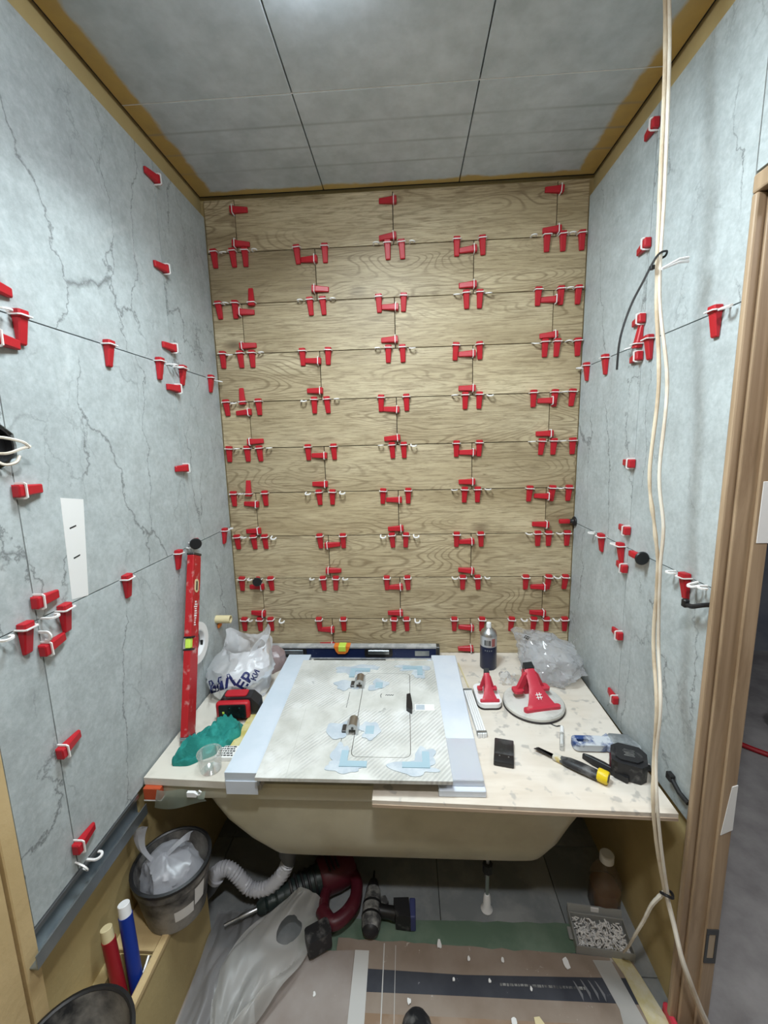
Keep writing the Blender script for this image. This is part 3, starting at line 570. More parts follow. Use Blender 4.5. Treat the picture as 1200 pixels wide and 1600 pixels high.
def tub_foot(x, y):
    f = MB().tube([(x, y, 0.03), (x, y, 0.218)], 0.006, 8).build('leg', M['steel'], t, True)
    MB().lathe([(0.018, 0.0), (0.020, 0.004), (0.013, 0.016), (0.011, 0.055), (0.007, 0.062)], (x, y, 0), 16).build('foot', M['white'], f, True)
    MB().lathe([(0.016, 0.150), (0.016, 0.180), (0.011, 0.182)], (x, y, 0), 8).build('nut', M['black'], f)
for x, y in ((1.000, -0.555), (0.52, -0.30), (1.0, -0.28)): tub_foot(x, y)
# drain trap with corrugated hose
t = thing('drain_trap', 'white corrugated drain hose and grey pipe under the left end of tub', 'drain', (0.2, -0.58, 0.0))
MB().lathe([(0.022, 0.165), (0.022, 0.200), (0.030, 0.202), (0.030, 0.24)], (0.345, -0.560, 0), 20).build('drain_cup', M['pipegrey'], t, True)
hp = catmull([(0.343, -0.561, 0.172), (0.322, -0.57, 0.128), (0.270, -0.583, 0.086), (0.215, -0.584, 0.088), (0.182, -0.583, 0.128), (0.150, -0.581, 0.157), (0.118, -0.579, 0.150), (0.098, -0.578, 0.122)], 9)
MB().tube(hp, [0.0185 + (0.0050 if i % 2 else 0) for i in range(len(hp))], 16).build('corrugated_hose', M['hose'], t, True, angle=80)
MB().tube([(0.104, -0.578, 0.129), (0.096, -0.578, 0.118)], [0.029, 0.029], 18).build('collar', M['hose'], t, True)
MB().tube([(0.096, -0.578, 0.118), (0.070, -0.578, 0.078), (0.03, -0.578, 0.035)], [0.028, 0.028, 0.028], 18).build('waste_pipe', M['pipegrey'], t, True)

# ------------------------------------------------------------------ boards on the tub
ZB = 0.625
t = thing('plywood_board', 'dusty plywood board over the right half of the tub', 'board', (1.03, -0.4, 0.613))
MB().hexa([(0.655, -0.786, ZB-.0115), (1.408, -0.806, ZB-.0115), (1.416, -0.005, ZB-.0115), (0.655, -0.005, ZB-.0115), (0.655, -0.786, ZB), (1.408, -0.806, ZB), (1.416, -0.005, ZB), (0.655, -0.005, ZB)]).build('panel', M['ply'], t)
MB().hexa([(0.655, -0.7875, ZB-.020), (1.408, -0.8075, ZB-.020), (1.4085, -0.8, ZB-.020), (0.655, -0.78, ZB-.020), (0.655, -0.7875, ZB-.0115), (1.408, -0.8075, ZB-.0115), (1.4085, -0.8, ZB-.0115), (0.655, -0.78, ZB-.0115)]).build('edge_ply', M['plyedge'], t)
tag(MB().hexa([(0.006, -0.728, 0.6035), (0.345, -0.740, 0.6035), (0.345, -0.01, 0.6035), (0.006, -0.01, 0.6035), (0.006, -0.728, ZB), (0.345, -0.740, ZB), (0.345, -0.01, ZB), (0.006, -0.01, ZB)]).build('laminate_board', M['lamb'], None, loc=(0.17, -0.37, 0.6035)), 'cream laminate board over the left end of the tub', 'board')
t = thing('foam_wedge', 'orange red foam block under the left corner of cream board', 'foam block', (0.035, -0.72, 0.56))
MB().box(0.008, 0.058, -0.741, -0.7235, 0.566, 0.6025, 0.002, 1).build('block', M['redfoam'], t)
MB().box(0.008, 0.058, -0.741, -0.7235, 0.563, 0.566).build('pad', M['paper'], t)
gf = MB(); g1 = []
for i in range(12):
    u = i/11; x = 0.050+0.14*u; g1.append([(x, -0.7425-0.004*sin(u*9), 0.601), (x, -0.748-0.006*sin(u*7+1), 0.580-0.008*sin(u*4)), (x-0.012*(1-u), -0.744, 0.545+0.025*u-0.02*sin(u*3.1)*(1-u))])
gf.rings(g1, False); tag(gf.build('film_scrap', M['greenfilm'], None, True, loc=(0.12, -0.745, 0.57)), 'greenish film scrap hanging under the cream board', 'film')
t = thing('hook_clip', 'small white plastic hook under the cream board edge', 'hook', (0.155, -0.745, 0.596))
MB().prism([(0.140, 0.588), (0.166, 0.588), (0.170, 0.596), (0.160, 0.602), (0.140, 0.602)], -0.752, -0.744, 'y').build('plate', M['white'], t)
MB().tube([(0.166, -0.748, 0.592), (0.176, -0.748, 0.594), (0.179, -0.748, 0.602), (0.173, -0.748, 0.606)], 0.0022, 6).build('tip', M['white'], t, True)

# foam supports and the inverted tile with an access hatch
tag(MB().hexa([(0.250, -0.748, ZB), (0.343, -0.748, ZB), (0.343, -0.10, ZB), (0.250, -0.10, ZB), (0.250, -0.748, 0.664), (0.343, -0.748, 0.664), (0.343, -0.10, 0.664), (0.250, -0.10, 0.664)]).build('foam_block', M['foam'], None, loc=(0.297, -0.42, ZB)), 'pale blue foam block supporting left edge of the white tile', 'foam block')
t = thing('foam_lip', 'thin taped lavender strip hanging at front of the foam block', 'strip', (0.297, -0.75, 0.60))
MB().box(0.252, 0.340, -0.7505, -0.7485, 0.600, 0.640).build('strip', M['foam2'], t)
t = thing('plastic_sill', 'pale blue stepped plastic sill under right edge of white tile', 'sill', (0.89, -0.47, ZB))
MB().box(0.828, 0.950, -0.772, -0.10, ZB, 0.645, 0.002, 1).build('lower_step', M['foam2'], t)
MB().box(0.846, 0.946, -0.758, -0.10, 0.645, 0.664, 0.002, 1).build('upper_step', M['foam2'], t)
MB().box(0.848, 0.9465, -0.7585, -0.60, 0.6642, 0.6648).build('clear_film', M['bagc'], t)
t = thing('access_hatch_tile', 'white ceramic tile lying ribbed back up with a hatch door', 'tile', (0.6, -0.475, 0.665))
Z0, Z1 = 0.665, 0.675
def slab_hole(outer, hole, name, par):
    mb = MB(); bm = mb.bm
    def lp(p): 
        v = [bm.verts.new((x, y, Z1)) for x, y in p]; return [bm.edges.new((v[i], v[(i+1) % len(v)])) for i in range(len(v))]
    es = lp(outer) + (lp(hole) if hole else [])
    bmesh.ops.triangle_fill(bm, edges=es, use_beauty=True)
    r = bmesh.ops.extrude_face_region(bm, geom=bm.faces[:]); bmesh.ops.translate(bm, vec=(0, 0, Z0-Z1), verts=[v for v in r['geom'] if isinstance(v, bmesh.types.BMVert)])
    return mb.build(name, M['tback'], par)
hx0, hx1, hy0, hy1 = 0.588, 0.757, -0.696, -0.262
slab_hole([(0.428, -0.776), (0.864, -0.776), (0.850, -0.165), (0.398, -0.165)], rrect(hx0, hx1, hy0, hy1, 0.018)[::-1], 'frame_tile', t)
MB().prism([(0.420, -0.7755), (0.434, -0.7755), (0.403, -0.1655), (0.390, -0.1655)], Z0, Z1-0.0012).build('joint_filler', M['tback'], t)
slab_hole([(0.345, -0.776), (0.4265, -0.776), (0.3965, -0.165), (0.327, -0.165)], None, 'side_tile', t)
g = 0.0018
dp = slab_hole(rrect(hx0+g, hx1-g, hy0+g, hy1-g, 0.0165), None, 'hatch_door', t)
MB().box(0.588+g, hx1-g, -0.69, -0.27, 0.6655, 0.666).build('under_film', M['dark'], t)
for i, (bx, by, rx, ry) in enumerate(((0.540, -0.238, 0.050, 0.030), (0.600, -0.222, 0.045, 0.018), (0.775, -0.222, 0.060, 0.022), (0.790, -0.262, 0.028, 0.030), (0.560, -0.690, 0.022, 0.045), (0.580, -0.735, 0.055, 0.022), (0.770, -0.735, 0.062, 0.024), (0.800, -0.690, 0.030, 0.040), (0.530, -0.345, 0.038, 0.028), (0.640, -0.345, 0.034, 0.032), (0.540, -0.585, 0.034, 0.038), (0.632, -0.585, 0.030, 0.042))):
    MB().prism(blob(bx, by, rx, ry, i+3, 44, 0.38), Z1+0.0001*i, Z1+0.0014+0.0001*i).build('adhesive_patch', M['adh'], t, True, angle=20)
def lshape(cx, cy, sx, sy, a=0.075, b=0.060, w=0.020):
    P_ = [(0, 0), (a, 0), (a, w), (w, w), (w, b), (0, b)]; P_ = [(cx+sx*u, cy+sy*v) for u, v in P_]
    MB().prism(P_, Z1, Z1+0.0045).build('corner_plate', M['brk'], t)
lshape(0.530, -0.232, 1, -1); lshape(0.805, -0.215, -1, -1); lshape(0.562, -0.735, 1, 1); lshape(0.808, -0.735, -1, 1)
for bx, by in ((0.645, -0.345), (0.632, -0.585)): MB().box(bx-.012, bx+.014, by-.018, by+.018, Z1+.001, Z1+.004, 0.001, 1).build('mounting_plate', M['brk'], t)
def hinge(x, y):
    h = MB(); pr = [(x-.020, Z1), (x-.019, Z1+.020)] + [(x+.016*cos(radians(a)), Z1+.020+.016*sin(radians(a))) for a in range(170, -5, -18)] + [(x+.017, Z1), (x+.009, Z1), (x+.009, Z1+.018), (x-.011, Z1+.018), (x-.012, Z1)]
    h.prism(pr, y-.022, y+.022, 'y'); o = h.build('hinge', M['steel'], t, True)
    MB().box(x-.034, x-.016, y-.016, y+.016, Z1+.001, Z1+.010, 0.002, 1).build('hinge_arm', M['darksteel'], o)
    MB().tube([(x, y-.024, Z1+.022), (x, y+.024, Z1+.022)], 0.004, 8).build('hinge_pin', M['darksteel'], o, True)
hinge(0.578, -0.345); hinge(0.583, -0.585)
MB().prism([(0.745, -0.415), (0.758, -0.410), (0.764, -0.470), (0.762, -0.505), (0.744, -0.487)], Z1, Z1+0.014).build('magnet_latch', M['black'], t)
st = MB().box(0.772, 0.836, -0.486, -0.452, Z1, Z1+0.0008).build('sticker', M['paper'], t)
MB().box(0.776, 0.804, -0.482, -0.456, Z1+.0008, Z1+.0012).build('printed_patch', M['adh'], st)
MB().tube([(0.658, -0.395, Z1+.0006), (0.655, -0.405, Z1+.0006), (0.657, -0.416, Z1+.0006)], 0.0011, 5).tube([(0.672+0.004*i, -0.404+0.004*(i % 2), Z1+.0006) for i in range(8)], 0.0011, 5).build('pencil_note', M['inkb'], t)
MB().box(0.545, 0.5462, -0.475, -0.385, Z1+.0001, Z1+.0005).box(0.552, 0.5532, -0.66, -0.62, Z1+.0001, Z1+.0005).build('pencil_line', M['inkb'], t)

# ------------------------------------------------------------------ levels and tape
t = thing('spirit_level', 'navy spirit level lying along the foot of plank wall', 'spirit level', (0.49, -0.05, ZB))
MB().box(0.095, 0.868, -0.062, -0.038, 0.629, 0.675).build('web', M['navy'], t)
MB().box(0.093, 0.870, -0.066, -0.034, 0.675, 0.682).build('top_rail', M['rail'], t); MB().box(0.093, 0.870, -0.066, -0.034, ZB, 0.630).build('bottom_rail', M['rail'], t)
MB().box(0.868, 0.884, -0.067, -0.033, ZB, 0.682, 0.002, 1).build('end_cap', M['darksteel'], t)
vh = MB().prism([(0.434, 0.684), (0.504, 0.684), (0.494, 0.660), (0.482, 0.651), (0.452, 0.651), (0.444, 0.660)], -0.069, -0.032, 'y').build('vial_holder', M['orange'], t)
MB().box(0.453, 0.486, -0.0705, -0.031, 0.661, 0.6855, 0.002, 1).build('vial', M['vial'], vh)
for x in (0.255, 0.625):
    o = MB().prism(rrect(x-.060, x+.060, 0.634, 0.674, 0.012), -0.0645, -0.036, 'y').build('grip_slot', M['black'], t)
    MB().box(x-.046, x+.046, -0.0665, -0.035, 0.645, 0.667, 0.003, 1).build('slot_insert', M['galv'], o)
MB().box(0.115, 0.150, -0.065, -0.04, 0.650, 0.672, 0.003, 1).build('end_vial', M['seal'], t)
MB().box(0.780, 0.84, -0.0630, -0.0615, 0.640, 0.662).build('print', M['galv'], t)
# red level leaning on the left wall
b0, b1 = Vector((0.056, -0.575, ZB+0.018)), Vector((0.026, -0.372, 1.172))
ax = (b1-b0).normalized(); ux = Vector((1, 0, 0)); ux = (ux-ax*ux.dot(ax)).normalized(); uy = ax.cross(ux)
t = thing('red_spirit_level', 'worn red spirit level leaning against the left grey wall', 'spirit level', b0)
Lm = Matrix((( ux.x, uy.x, ax.x), (ux.y, uy.y, ax.y), (ux.z, uy.z, ax.z))).to_4x4()
t.rotation_euler = Lm.to_euler(); Ln = (b1-b0).length
# local: x thickness (away from wall), y width (towards back wall), z along
def lb(*a, bev=0): return MB().box(*a, bev)
MB().box(-0.0115, 0.0115, -0.026, 0.026, 0.0, 0.262, 0.002).build('lower_tube', M['levelred'], t, local=True)
MB().box(-0.0115, 0.0115, -0.026, 0.026, 0.298, Ln, 0.002).build('upper_tube', M['levelred'], t, local=True)
MB().box(-0.0115, 0.0115, -0.006, 0.026, 0.262, 0.298).build('bridge', M['levelred'], t, local=True)
MB().box(-0.009, 0.009, -0.024, -0.006, 0.264, 0.296, 0.003).build('centre_vial', M['vial'], t, local=True)
for z in (0.258, 0.297): MB().box(-0.0125, 0.0125, -0.027, 0.0, z, z+.005).build('vial_bracket', M['black'], t, local=True)
o = MB().prism(rrect(-0.013, 0.013, Ln-.125, Ln-.080, 0.012), 0.0105, 0.0125, 'x').build('end_vial', M['cream'], t, local=True)
MB().box(0.0125, 0.0133, -0.004, 0.004, Ln-.118, Ln-.088).build('vial_mark', M['inkb'], o, local=True)
MB().box(-0.013, 0.013, -0.0275, 0.0275, Ln, Ln+.008, 0.002).build('end_cap', M['darksteel'], t, local=True); MB().box(-0.013, 0.013, -0.0275, 0.0275, -.010, 0.0, 0.002).build('end_cap', M['galv'], t, local=True)
pr = MB(); rr = random.Random(3); z = 0.335
while z < 0.415:
    h_ = rr.uniform(0.003, 0.007); pr.box(0.0115, 0.0119, rr.uniform(-0.012, -0.006), rr.uniform(0.0, 0.010), z, z+h_); z += h_+0.003
pr.build('worn_lettering', M['paper'], t, local=True)
# tape roll behind the level, flat on the wall
t = thing('tape_roll', 'white roll of tape tucked behind the red level', 'tape', (0.014, -0.385, 0.85))
MB().lathe([(0.046, 0.003), (0.071, 0.003), (0.0715, 0.0045), (0.0715, 0.0205), (0.071, 0.022), (0.046, 0.022), (0.046, 0.003)], (0, -0.392, 0.862), 40, 'x', False, False).build('roll', M['paper'], t, True)
MB().lathe([(0.0455, 0.003), (0.0455, 0.0215), (0.043, 0.0215), (0.043, 0.003)], (0, -0.392, 0.862), 40, 'x', False, False).build('core', M['white'], t, True)
for a in (-25, 200): 
    c0 = (-0.392+0.0429*cos(radians(a)), 0.862+0.0429*sin(radians(a)))
    MB().box(0.008, 0.016, c0[0]-.004, c0[0]+.002, c0[1]-.010, c0[1]+.010).build('core_print', M['inkb'], t)

# ------------------------------------------------------------------ soft things
def crumple(v, k, amp, seed):
    q = Vector(v)*k + Vector((seed*3.1, seed*1.7, seed))
    r = noise.ridged_multi_fractal(q, 0.9, 2.1, 4, 1.0, 2.0)
    return amp*(r-1.0)
def bag_loft(c, prof, seg, amp, k, seed, squash=None):
    """prof rows: (rx, ry, dx, dy, z)"""
    rs = []
    for j, (rx, ry, dx, dy, z) in enumerate(prof):
        r = []
        for i in range(seg):
            a = 2*pi*i/seg; v = Vector((rx*cos(a)+dx, ry*sin(a)+dy, z))
            n_ = Vector((cos(a), sin(a), 0)); v += n_*crumple(v, k, amp, seed)
            v.z += 0.35*crumple(v+Vector((5, 3, 1)), k, amp, seed+2) if z > 0.012 else 0
            v.z = max(v.z, 0.0008+0.0005*noise.noise(v*40)); r.append((c[0]+v.x, c[1]+v.y, c[2]+v.z))
        rs.append(r)
    return rs
def interp_prof(pr_, n):
    out = []
    for i in range(n):
        u = i/(n-1)*(len(pr_)-1); j = min(int(u), len(pr_)-2); f = u-j; out.append(tuple(a*(1-f)+b*f for a, b in zip(pr_[j], pr_[j+1])))
    return out
from mathutils.bvhtree import BVHTree
def stick_text(parent, txt, size, origin, xdir, view, target, m, bold=0.0, name='lettering'):
    """flat print pressed on the nearest surface of target, seen along view"""
    me = text_mesh(txt, size, 0.0, bold); bm = bmesh.new(); bm.from_mesh(me)
    bmesh.ops.triangulate(bm, faces=bm.faces[:]); bmesh.ops.subdivide_edges(bm, edges=bm.edges[:], cuts=2, use_grid_fill=False); bmesh.ops.triangulate(bm, faces=bm.faces[:])
    tb = bmesh.new(); tb.from_mesh(target.data); tb.transform(Matrix.Translation(wloc(target))); tree = BVHTree.FromBMesh(tb)
    xdir = Vector(xdir).normalized(); view = Vector(view).normalized(); xdir = (xdir-view*xdir.dot(view)).normalized(); yd = xdir.cross(view)
    o0 = Vector(origin)-view*0.5; last = None; wp = wloc(parent)
    for v in bm.verts:
        s = o0 + xdir*v.co.x + yd*v.co.y; h, nrm, _, d = tree.ray_cast(s, view)
        if h is None: h = s + view*(last or 0.5)
        else: last = d
        v.co = h - view*0.0012 - wp
    me2 = bpy.data.meshes.new(name); bm.to_mesh(me2); bm.free(); return link(name, me2, m, parent)
# left carrier bag
t = thing('carrier_bag', 'white carrier bag with navy lettering beside the red level', 'bag', (0.135, -0.27, ZB))
pr_ = [(0.02, 0.02, 0, 0, 0.001), (0.092, 0.075, 0, 0, 0.001), (0.112, 0.095, 0.0, 0.0, 0.03), (0.114, 0.095, 0.0, -0.005, 0.08), (0.108, 0.085, 0.005, 0.0, 0.12), (0.090, 0.062, 0.015, 0.02, 0.155), (0.080, 0.050, 0.015, 0.035, 0.185)]
R_ = bag_loft((0.128, -0.305, ZB), interp_prof(pr_, 34), 84, 0.020, 9, 4)
for i in range(84):     # ragged opening with two raised handle corners
    a = 2*pi*i/84; up = 0.045*max(0, cos(a-2.7))**6 + 0.06*max(0, cos(a-0.35))**6
    for j in range(1, 14):
        x, y, z = R_[-j][i]; R_[-j][i] = (x, y, z+up*(1-j/14)-0.02*max(0, -sin(a))*(1-j/14))
body = MB().rings(R_, True, True, False).build('body', M['bagw'], t, True, angle=25)
stick_text(t, 'МА', 0.056, (0.090, -0.39, 0.704), (1, 0.25, 0.25), (-0.39, 0.78, -0.49), body, M['ink'], 0.0022)
stick_text(t, 'ЕР', 0.048, (0.176, -0.39, 0.716), (0.55, 0.2, 0.8), (-0.343, 0.80, -0.493), body, M['ink'], 0.0018)
stick_text(t, 'КИ', 0.026, (0.214, -0.39, 0.740), (0.4, 0.2, 0.9), (-0.32, 0.81, -0.488), body, M['ink'], 0.0008)
hp2 = [(0.168, -0.335, 0.77), (0.19, -0.305, 0.815), (0.206, -0.275, 0.83), (0.220, -0.26, 0.81), (0.218, -0.265, 0.77)]
hs = MB(); cp_ = catmull(hp2, 6); hs.rings([[(q.x-.006, q.y-.016, q.z-.004), (q.x+.004, q.y+.004, q.z+.004), (q.x+.010, q.y+.022, q.z-.004)] for q in cp_], False); hs.build('handle', M['bagw'], t, True)
# pinkish second bag behind
t = thing('pink_tinted_bag', 'crumpled pinkish bag between the carrier bag and navy level', 'bag', (0.185, -0.14, ZB))
pr_ = [(0.02, 0.02, 0, 0, 0.001), (0.050, 0.045, 0, 0, 0.001), (0.058, 0.050, 0, 0, 0.03), (0.052, 0.045, 0.0, 0.0, 0.065), (0.035, 0.03, 0.0, 0.0, 0.085), (0.003, 0.003, 0.0, 0, 0.088)]
MB().rings(bag_loft((0.185, -0.140, ZB), interp_prof(pr_, 16), 48, 0.012, 11, 9), True, True, True).build('body', M['bagp'], t, True, angle=25)
# clear bag at the right
t = thing('clear_bag', 'crumpled clear plastic bag in the right corner behind suction lifter', 'bag', (1.29, -0.16, ZB))
pr_ = [(0.02, 0.02, 0, 0, 0.001), (0.090, 0.065, 0.01, 0, 0.001), (0.108, 0.082, 0.01, 0.0, 0.04), (0.112, 0.082, 0.0, 0.0, 0.09), (0.095, 0.07, -0.015, 0.015, 0.135), (0.062, 0.045, -0.045, 0.03, 0.175), (0.040, 0.03, -0.075, 0.045, 0.205)]
pr_ = [(a_, b_, c_, d_, z_*0.86) for a_, b_, c_, d_, z_ in pr_]
R_ = bag_loft((1.290, -0.195, ZB), interp_prof(pr_, 40), 96, 0.028, 8, 14)
for r_ in R_[3:]:
    for i_, q in enumerate(r_): k_ = 0.008*(noise.ridged_multi_fractal(Vector(q)*24, 0.9, 2.1, 3, 1.0, 2.0)-1); r_[i_] = (q[0]+k_*(1 if q[0] > 1.29 else -1), q[1]-k_, max(ZB+0.001, q[2]+k_*0.6))
bd = MB().rings(R_, True, True, False).build('body', M['bagc'], t, True, angle=20)
R_ = bag_loft((1.290, -0.190, ZB+0.004), [tuple(q*0.86 if i < 4 else q for i, q in enumerate(r)) for r in interp_prof(pr_[:6], 18)], 72, 0.02, 18, 21)
MB().rings(R_, True, True, False).build('inner_layer', M['bagc'], t, True, angle=20)
MB().rings([[(1.345+0.07*u, -0.15+0.01*sin(u*8), 0.725+0.03*u+s_*0.012*(1-0.5*u)) for s_ in (-1, 0, 1)] for u in [i/8 for i in range(9)]], False).build('loose_tail', M['bagc'], t, True)
stick_text(t, 'В', 0.022, (1.205, -0.19, 0.785), (0.5, 0, 1), (0, 1, -0.5), bd, M['inkb'], 0.0006)
# scrap of clear film next to it
sc = MB(); N_ = 14; rs = []
for j in range(N_):
    rs.append([(1.105+0.085*i/13+0.006*noise.noise((i*.5, j*.4, 2)), -0.26+0.075*j/13, ZB+0.003+max(0, 0.03*noise.noise((i*.35, j*.33, 8))+0.012*sin(i*.45)*sin(j*.24))) for i in range(14)])
sc.rings(rs, False); tag(sc.build('film_scrap', M['bagc'], None, True, loc=(1.16, -0.22, ZB)), 'clear film scrap lying between the spray can and clear bag', 'film')
# teal rag: a long crumpled heap with folds along its length
def rag(name, m, label, spine, widths, h, seed):
    sp_ = catmull(spine, 10); n = len(sp_); N2 = 44; rs = []
    def wd(u): q = u*(len(widths)-1); k = min(int(q), len(widths)-2); return widths[k]*(1-(q-k))+widths[k+1]*(q-k)
    for i, c in enumerate(sp_):
        u = i/(n-1); d = (sp_[min(i+1, n-1)]-sp_[max(i-1, 0)]).normalized(); nn = Vector((-d.y, d.x, 0)); w_ = wd(u)*(1+0.18*noise.noise((u*6, seed, 0))); r = []
        end = min(1, 6*u, 6*(1-u)); w_ *= (0.35+0.65*end)
        for k in range(N2):
            a = 2*pi*k/N2; v = cos(a); up = max(0, sin(a))
            p = c + nn*(w_*v*(1+0.10*noise.noise((u*9, v*3, seed+4))))
            f = abs(noise.noise((u*3.2+0.8*v, v*3.3+u*1.5, seed)))*1.0 + abs(noise.noise((u*9, v*6.5-u*4, seed+8)))*0.5 + 0.22*abs(noise.noise((u*22, v*14, seed+2)))
            z = 0.0008 + (up**0.55)*h*(0.30+1.25*f)*(0.25+0.75*end) if sin(a) > 0.02 else 0.0006
            r.append((p.x, p.y, spine[0][2]+z))
        rs.append(r)
    return tag(MB().rings(rs, True, True, True).build(name, m, None, True, loc=(sp_[n//2].x, sp_[n//2].y, spine[0][2]), angle=75), label, 'cloth')
rag('teal_cloth', M['teal'], 'crumpled teal cloth on the cream board beside plastic cup', [(0.062, -0.680, ZB), (0.102, -0.645, ZB), (0.135, -0.592, ZB), (0.168, -0.55, ZB), (0.200, -0.505, ZB)], [0.016, 0.034, 0.050, 0.056, 0.052, 0.034], 0.050, 2.7)
# clear cup
t = thing('plastic_cup', 'clear plastic cup standing at the front of cream board', 'cup', (0.184, -0.693, ZB))
MB().lathe([(0.0, 0.002), (0.027, 0.002), (0.0285, 0.004), (0.0325, 0.052), (0.0345, 0.053), (0.0345, 0.056), (0.0325, 0.056)], (0.184, -0.693, ZB), 36, 'z', False, False).build('wall', M['cup'], t, True)
MB().lathe([(0.0, 0.0005), (0.0265, 0.0005), (0.0265, 0.0018)], (0.184, -0.693, ZB), 36, 'z', False, False).build('base', M['cup'], t, True)
# packet with printed label
t = thing('adhesive_packet', 'flat yellow packet with printed label beside the blue foam block', 'packet', (0.215, -0.56, ZB))
MB().hexa([(0.205, -0.640, ZB), (0.249, -0.640, ZB), (0.249, -0.43, ZB), (0.215, -0.43, ZB), (0.205, -0.640, ZB+.012), (0.249, -0.640, ZB+.012), (0.249, -0.43, ZB+.012), (0.215, -0.43, ZB+.012)]).build('packet', simple('dull_yellow_film', (0.50, 0.42, 0.12), 0.5, var=(0.62, 0.55, 0.28), vs_=18), t)
pl_ = MB().box(0.180, 0.235, -0.662, -0.612, ZB, ZB+.0135, 0.001, 1).build('label', M['paper'], t)
pm = MB(); rr = random.Random(5)
for j in range(5):
    x = 0.184
    while x < 0.228:
        w_ = rr.uniform(0.003, 0.010); pm.box(x, min(x+w_, 0.232), -0.656+j*.009, -0.651+j*.009, ZB+.0135, ZB+.0138); x += w_+0.002
pm.build('label_print', M['inkb'], pl_)
# red and black laser tool
t = thing('laser_level', 'red framed black laser tool sitting on the teal cloth', 'laser tool', (0.168, -0.452, ZB+0.0005), (0, 0, radians(4)))
MB().box(-0.062, 0.050, -0.040, -0.012, 0.012, 0.078, 0.010, 3).build('front_frame', M['red'], t, True, local=True)
o = MB().prism(rrect(-0.050, 0.040, 0.018, 0.072, 0.006), -0.0425, -0.030, 'y').build('front_panel', M['black'], t, local=True)
MB().prism(rrect(-0.018, 0.036, 0.021, 0.068, 0.006), -0.0455, -0.040, 'y').build('window', simple('smoked_window', (0.008, 0.008, 0.009), 0.12), o, local=True)
MB().box(-0.040, -0.030, -0.0430, -0.040, 0.036, 0.048, 0.002, 1).build('warning_mark', M['vial'], o, local=True)
for x in (-0.012, 0.020): MB().lathe([(0.002, -0.0465), (0.002, -0.040)], (x, 0, 0.062), 8, 'y').build('screw', M['steel'], o, local=True)
MB().prism([(-0.052, 0.0), (0.062, 0.0), (0.076, 0.02), (0.074, 0.055), (0.050, 0.082), (-0.045, 0.084), (-0.056, 0.07)], -0.014, 0.040, 'y').build('housing', M['dustblack'], t, local=True)
MB().prism(rrect(-0.040, 0.035, -0.008, 0.034, 0.010), 0.084, 0.088, 'z').build('top_cover', M['red'], t, local=True)

t.scale = (1.0, 0.9, 0.90)
# ------------------------------------------------------------------ right half of the board
t = thing('spray_can', 'navy spray can with silver top standing by the plank wall', 'spray can', (1.076, -0.120, ZB))
cx, cy = 1.076, -0.120
MB().lathe([(0.031, 0.0), (0.033, 0.003), (0.033, 0.098)], (cx, cy, ZB), 32).build('body', simple('navy_label', (0.008, 0.013, 0.045), 0.3), t, True)
MB().lathe([(0.0332, 0.098), (0.0332, 0.138), (0.0335, 0.141)], (cx, cy, ZB), 32, 'z', False, False).build('silver_band', simple('silver_label', (0.55, 0.55, 0.56), 0.35, 0.6), t, True)
MB().lathe([(0.0335, 0.141), (0.0325, 0.145), (0.028, 0.157), (0.017, 0.165), (0.014, 0.171), (0.012, 0.172)], (cx, cy, ZB), 32).build('dome', M['steel'], t, True)
MB().lathe([(0.010, 0.172), (0.010, 0.182), (0.009, 0.190), (0.006, 0.192)], (cx, cy, ZB), 20).build('nozzle', M['white'], t, True)
lt = MB(); 
for i, a in enumerate((-128, -122, -114, -108, -101, -94, -88)):
    w_ = (5, 3, 4, 2, 5, 4, 3)[i]
    lt.prism([(cx+r_*cos(radians(q)), cy+r_*sin(radians(q))) for r_, q in ((0.0333, a), (0.0333, a+w_), (0.0338, a+w_), (0.0338, a))], ZB+0.106, ZB+0.128)
lt.build('lettering', M['inkb'], t)
lt = MB(); lt.prism([(cx+0.0333*cos(radians(q)), cy+0.0333*sin(radians(q))) for q in (-78, -66, -54)] + [(cx+0.0339*cos(radians(q)), cy+0.0339*sin(radians(q))) for q in (-54, -66, -78)], ZB+0.102, ZB+0.134); lt.build('red_panel', simple('faded_red_print', (0.30, 0.10, 0.09), 0.4), t)
lt = MB()
for i in range(4): lt.prism([(cx+r_*cos(radians(q)), cy+r_*sin(radians(q))) for r_, q in ((0.0331, -125+i*14), (0.0331, -118+i*14), (0.0336, -118+i*14), (0.0336, -125+i*14))], ZB+0.082, ZB+0.087)
lt.build('small_print', M['galv'], t)
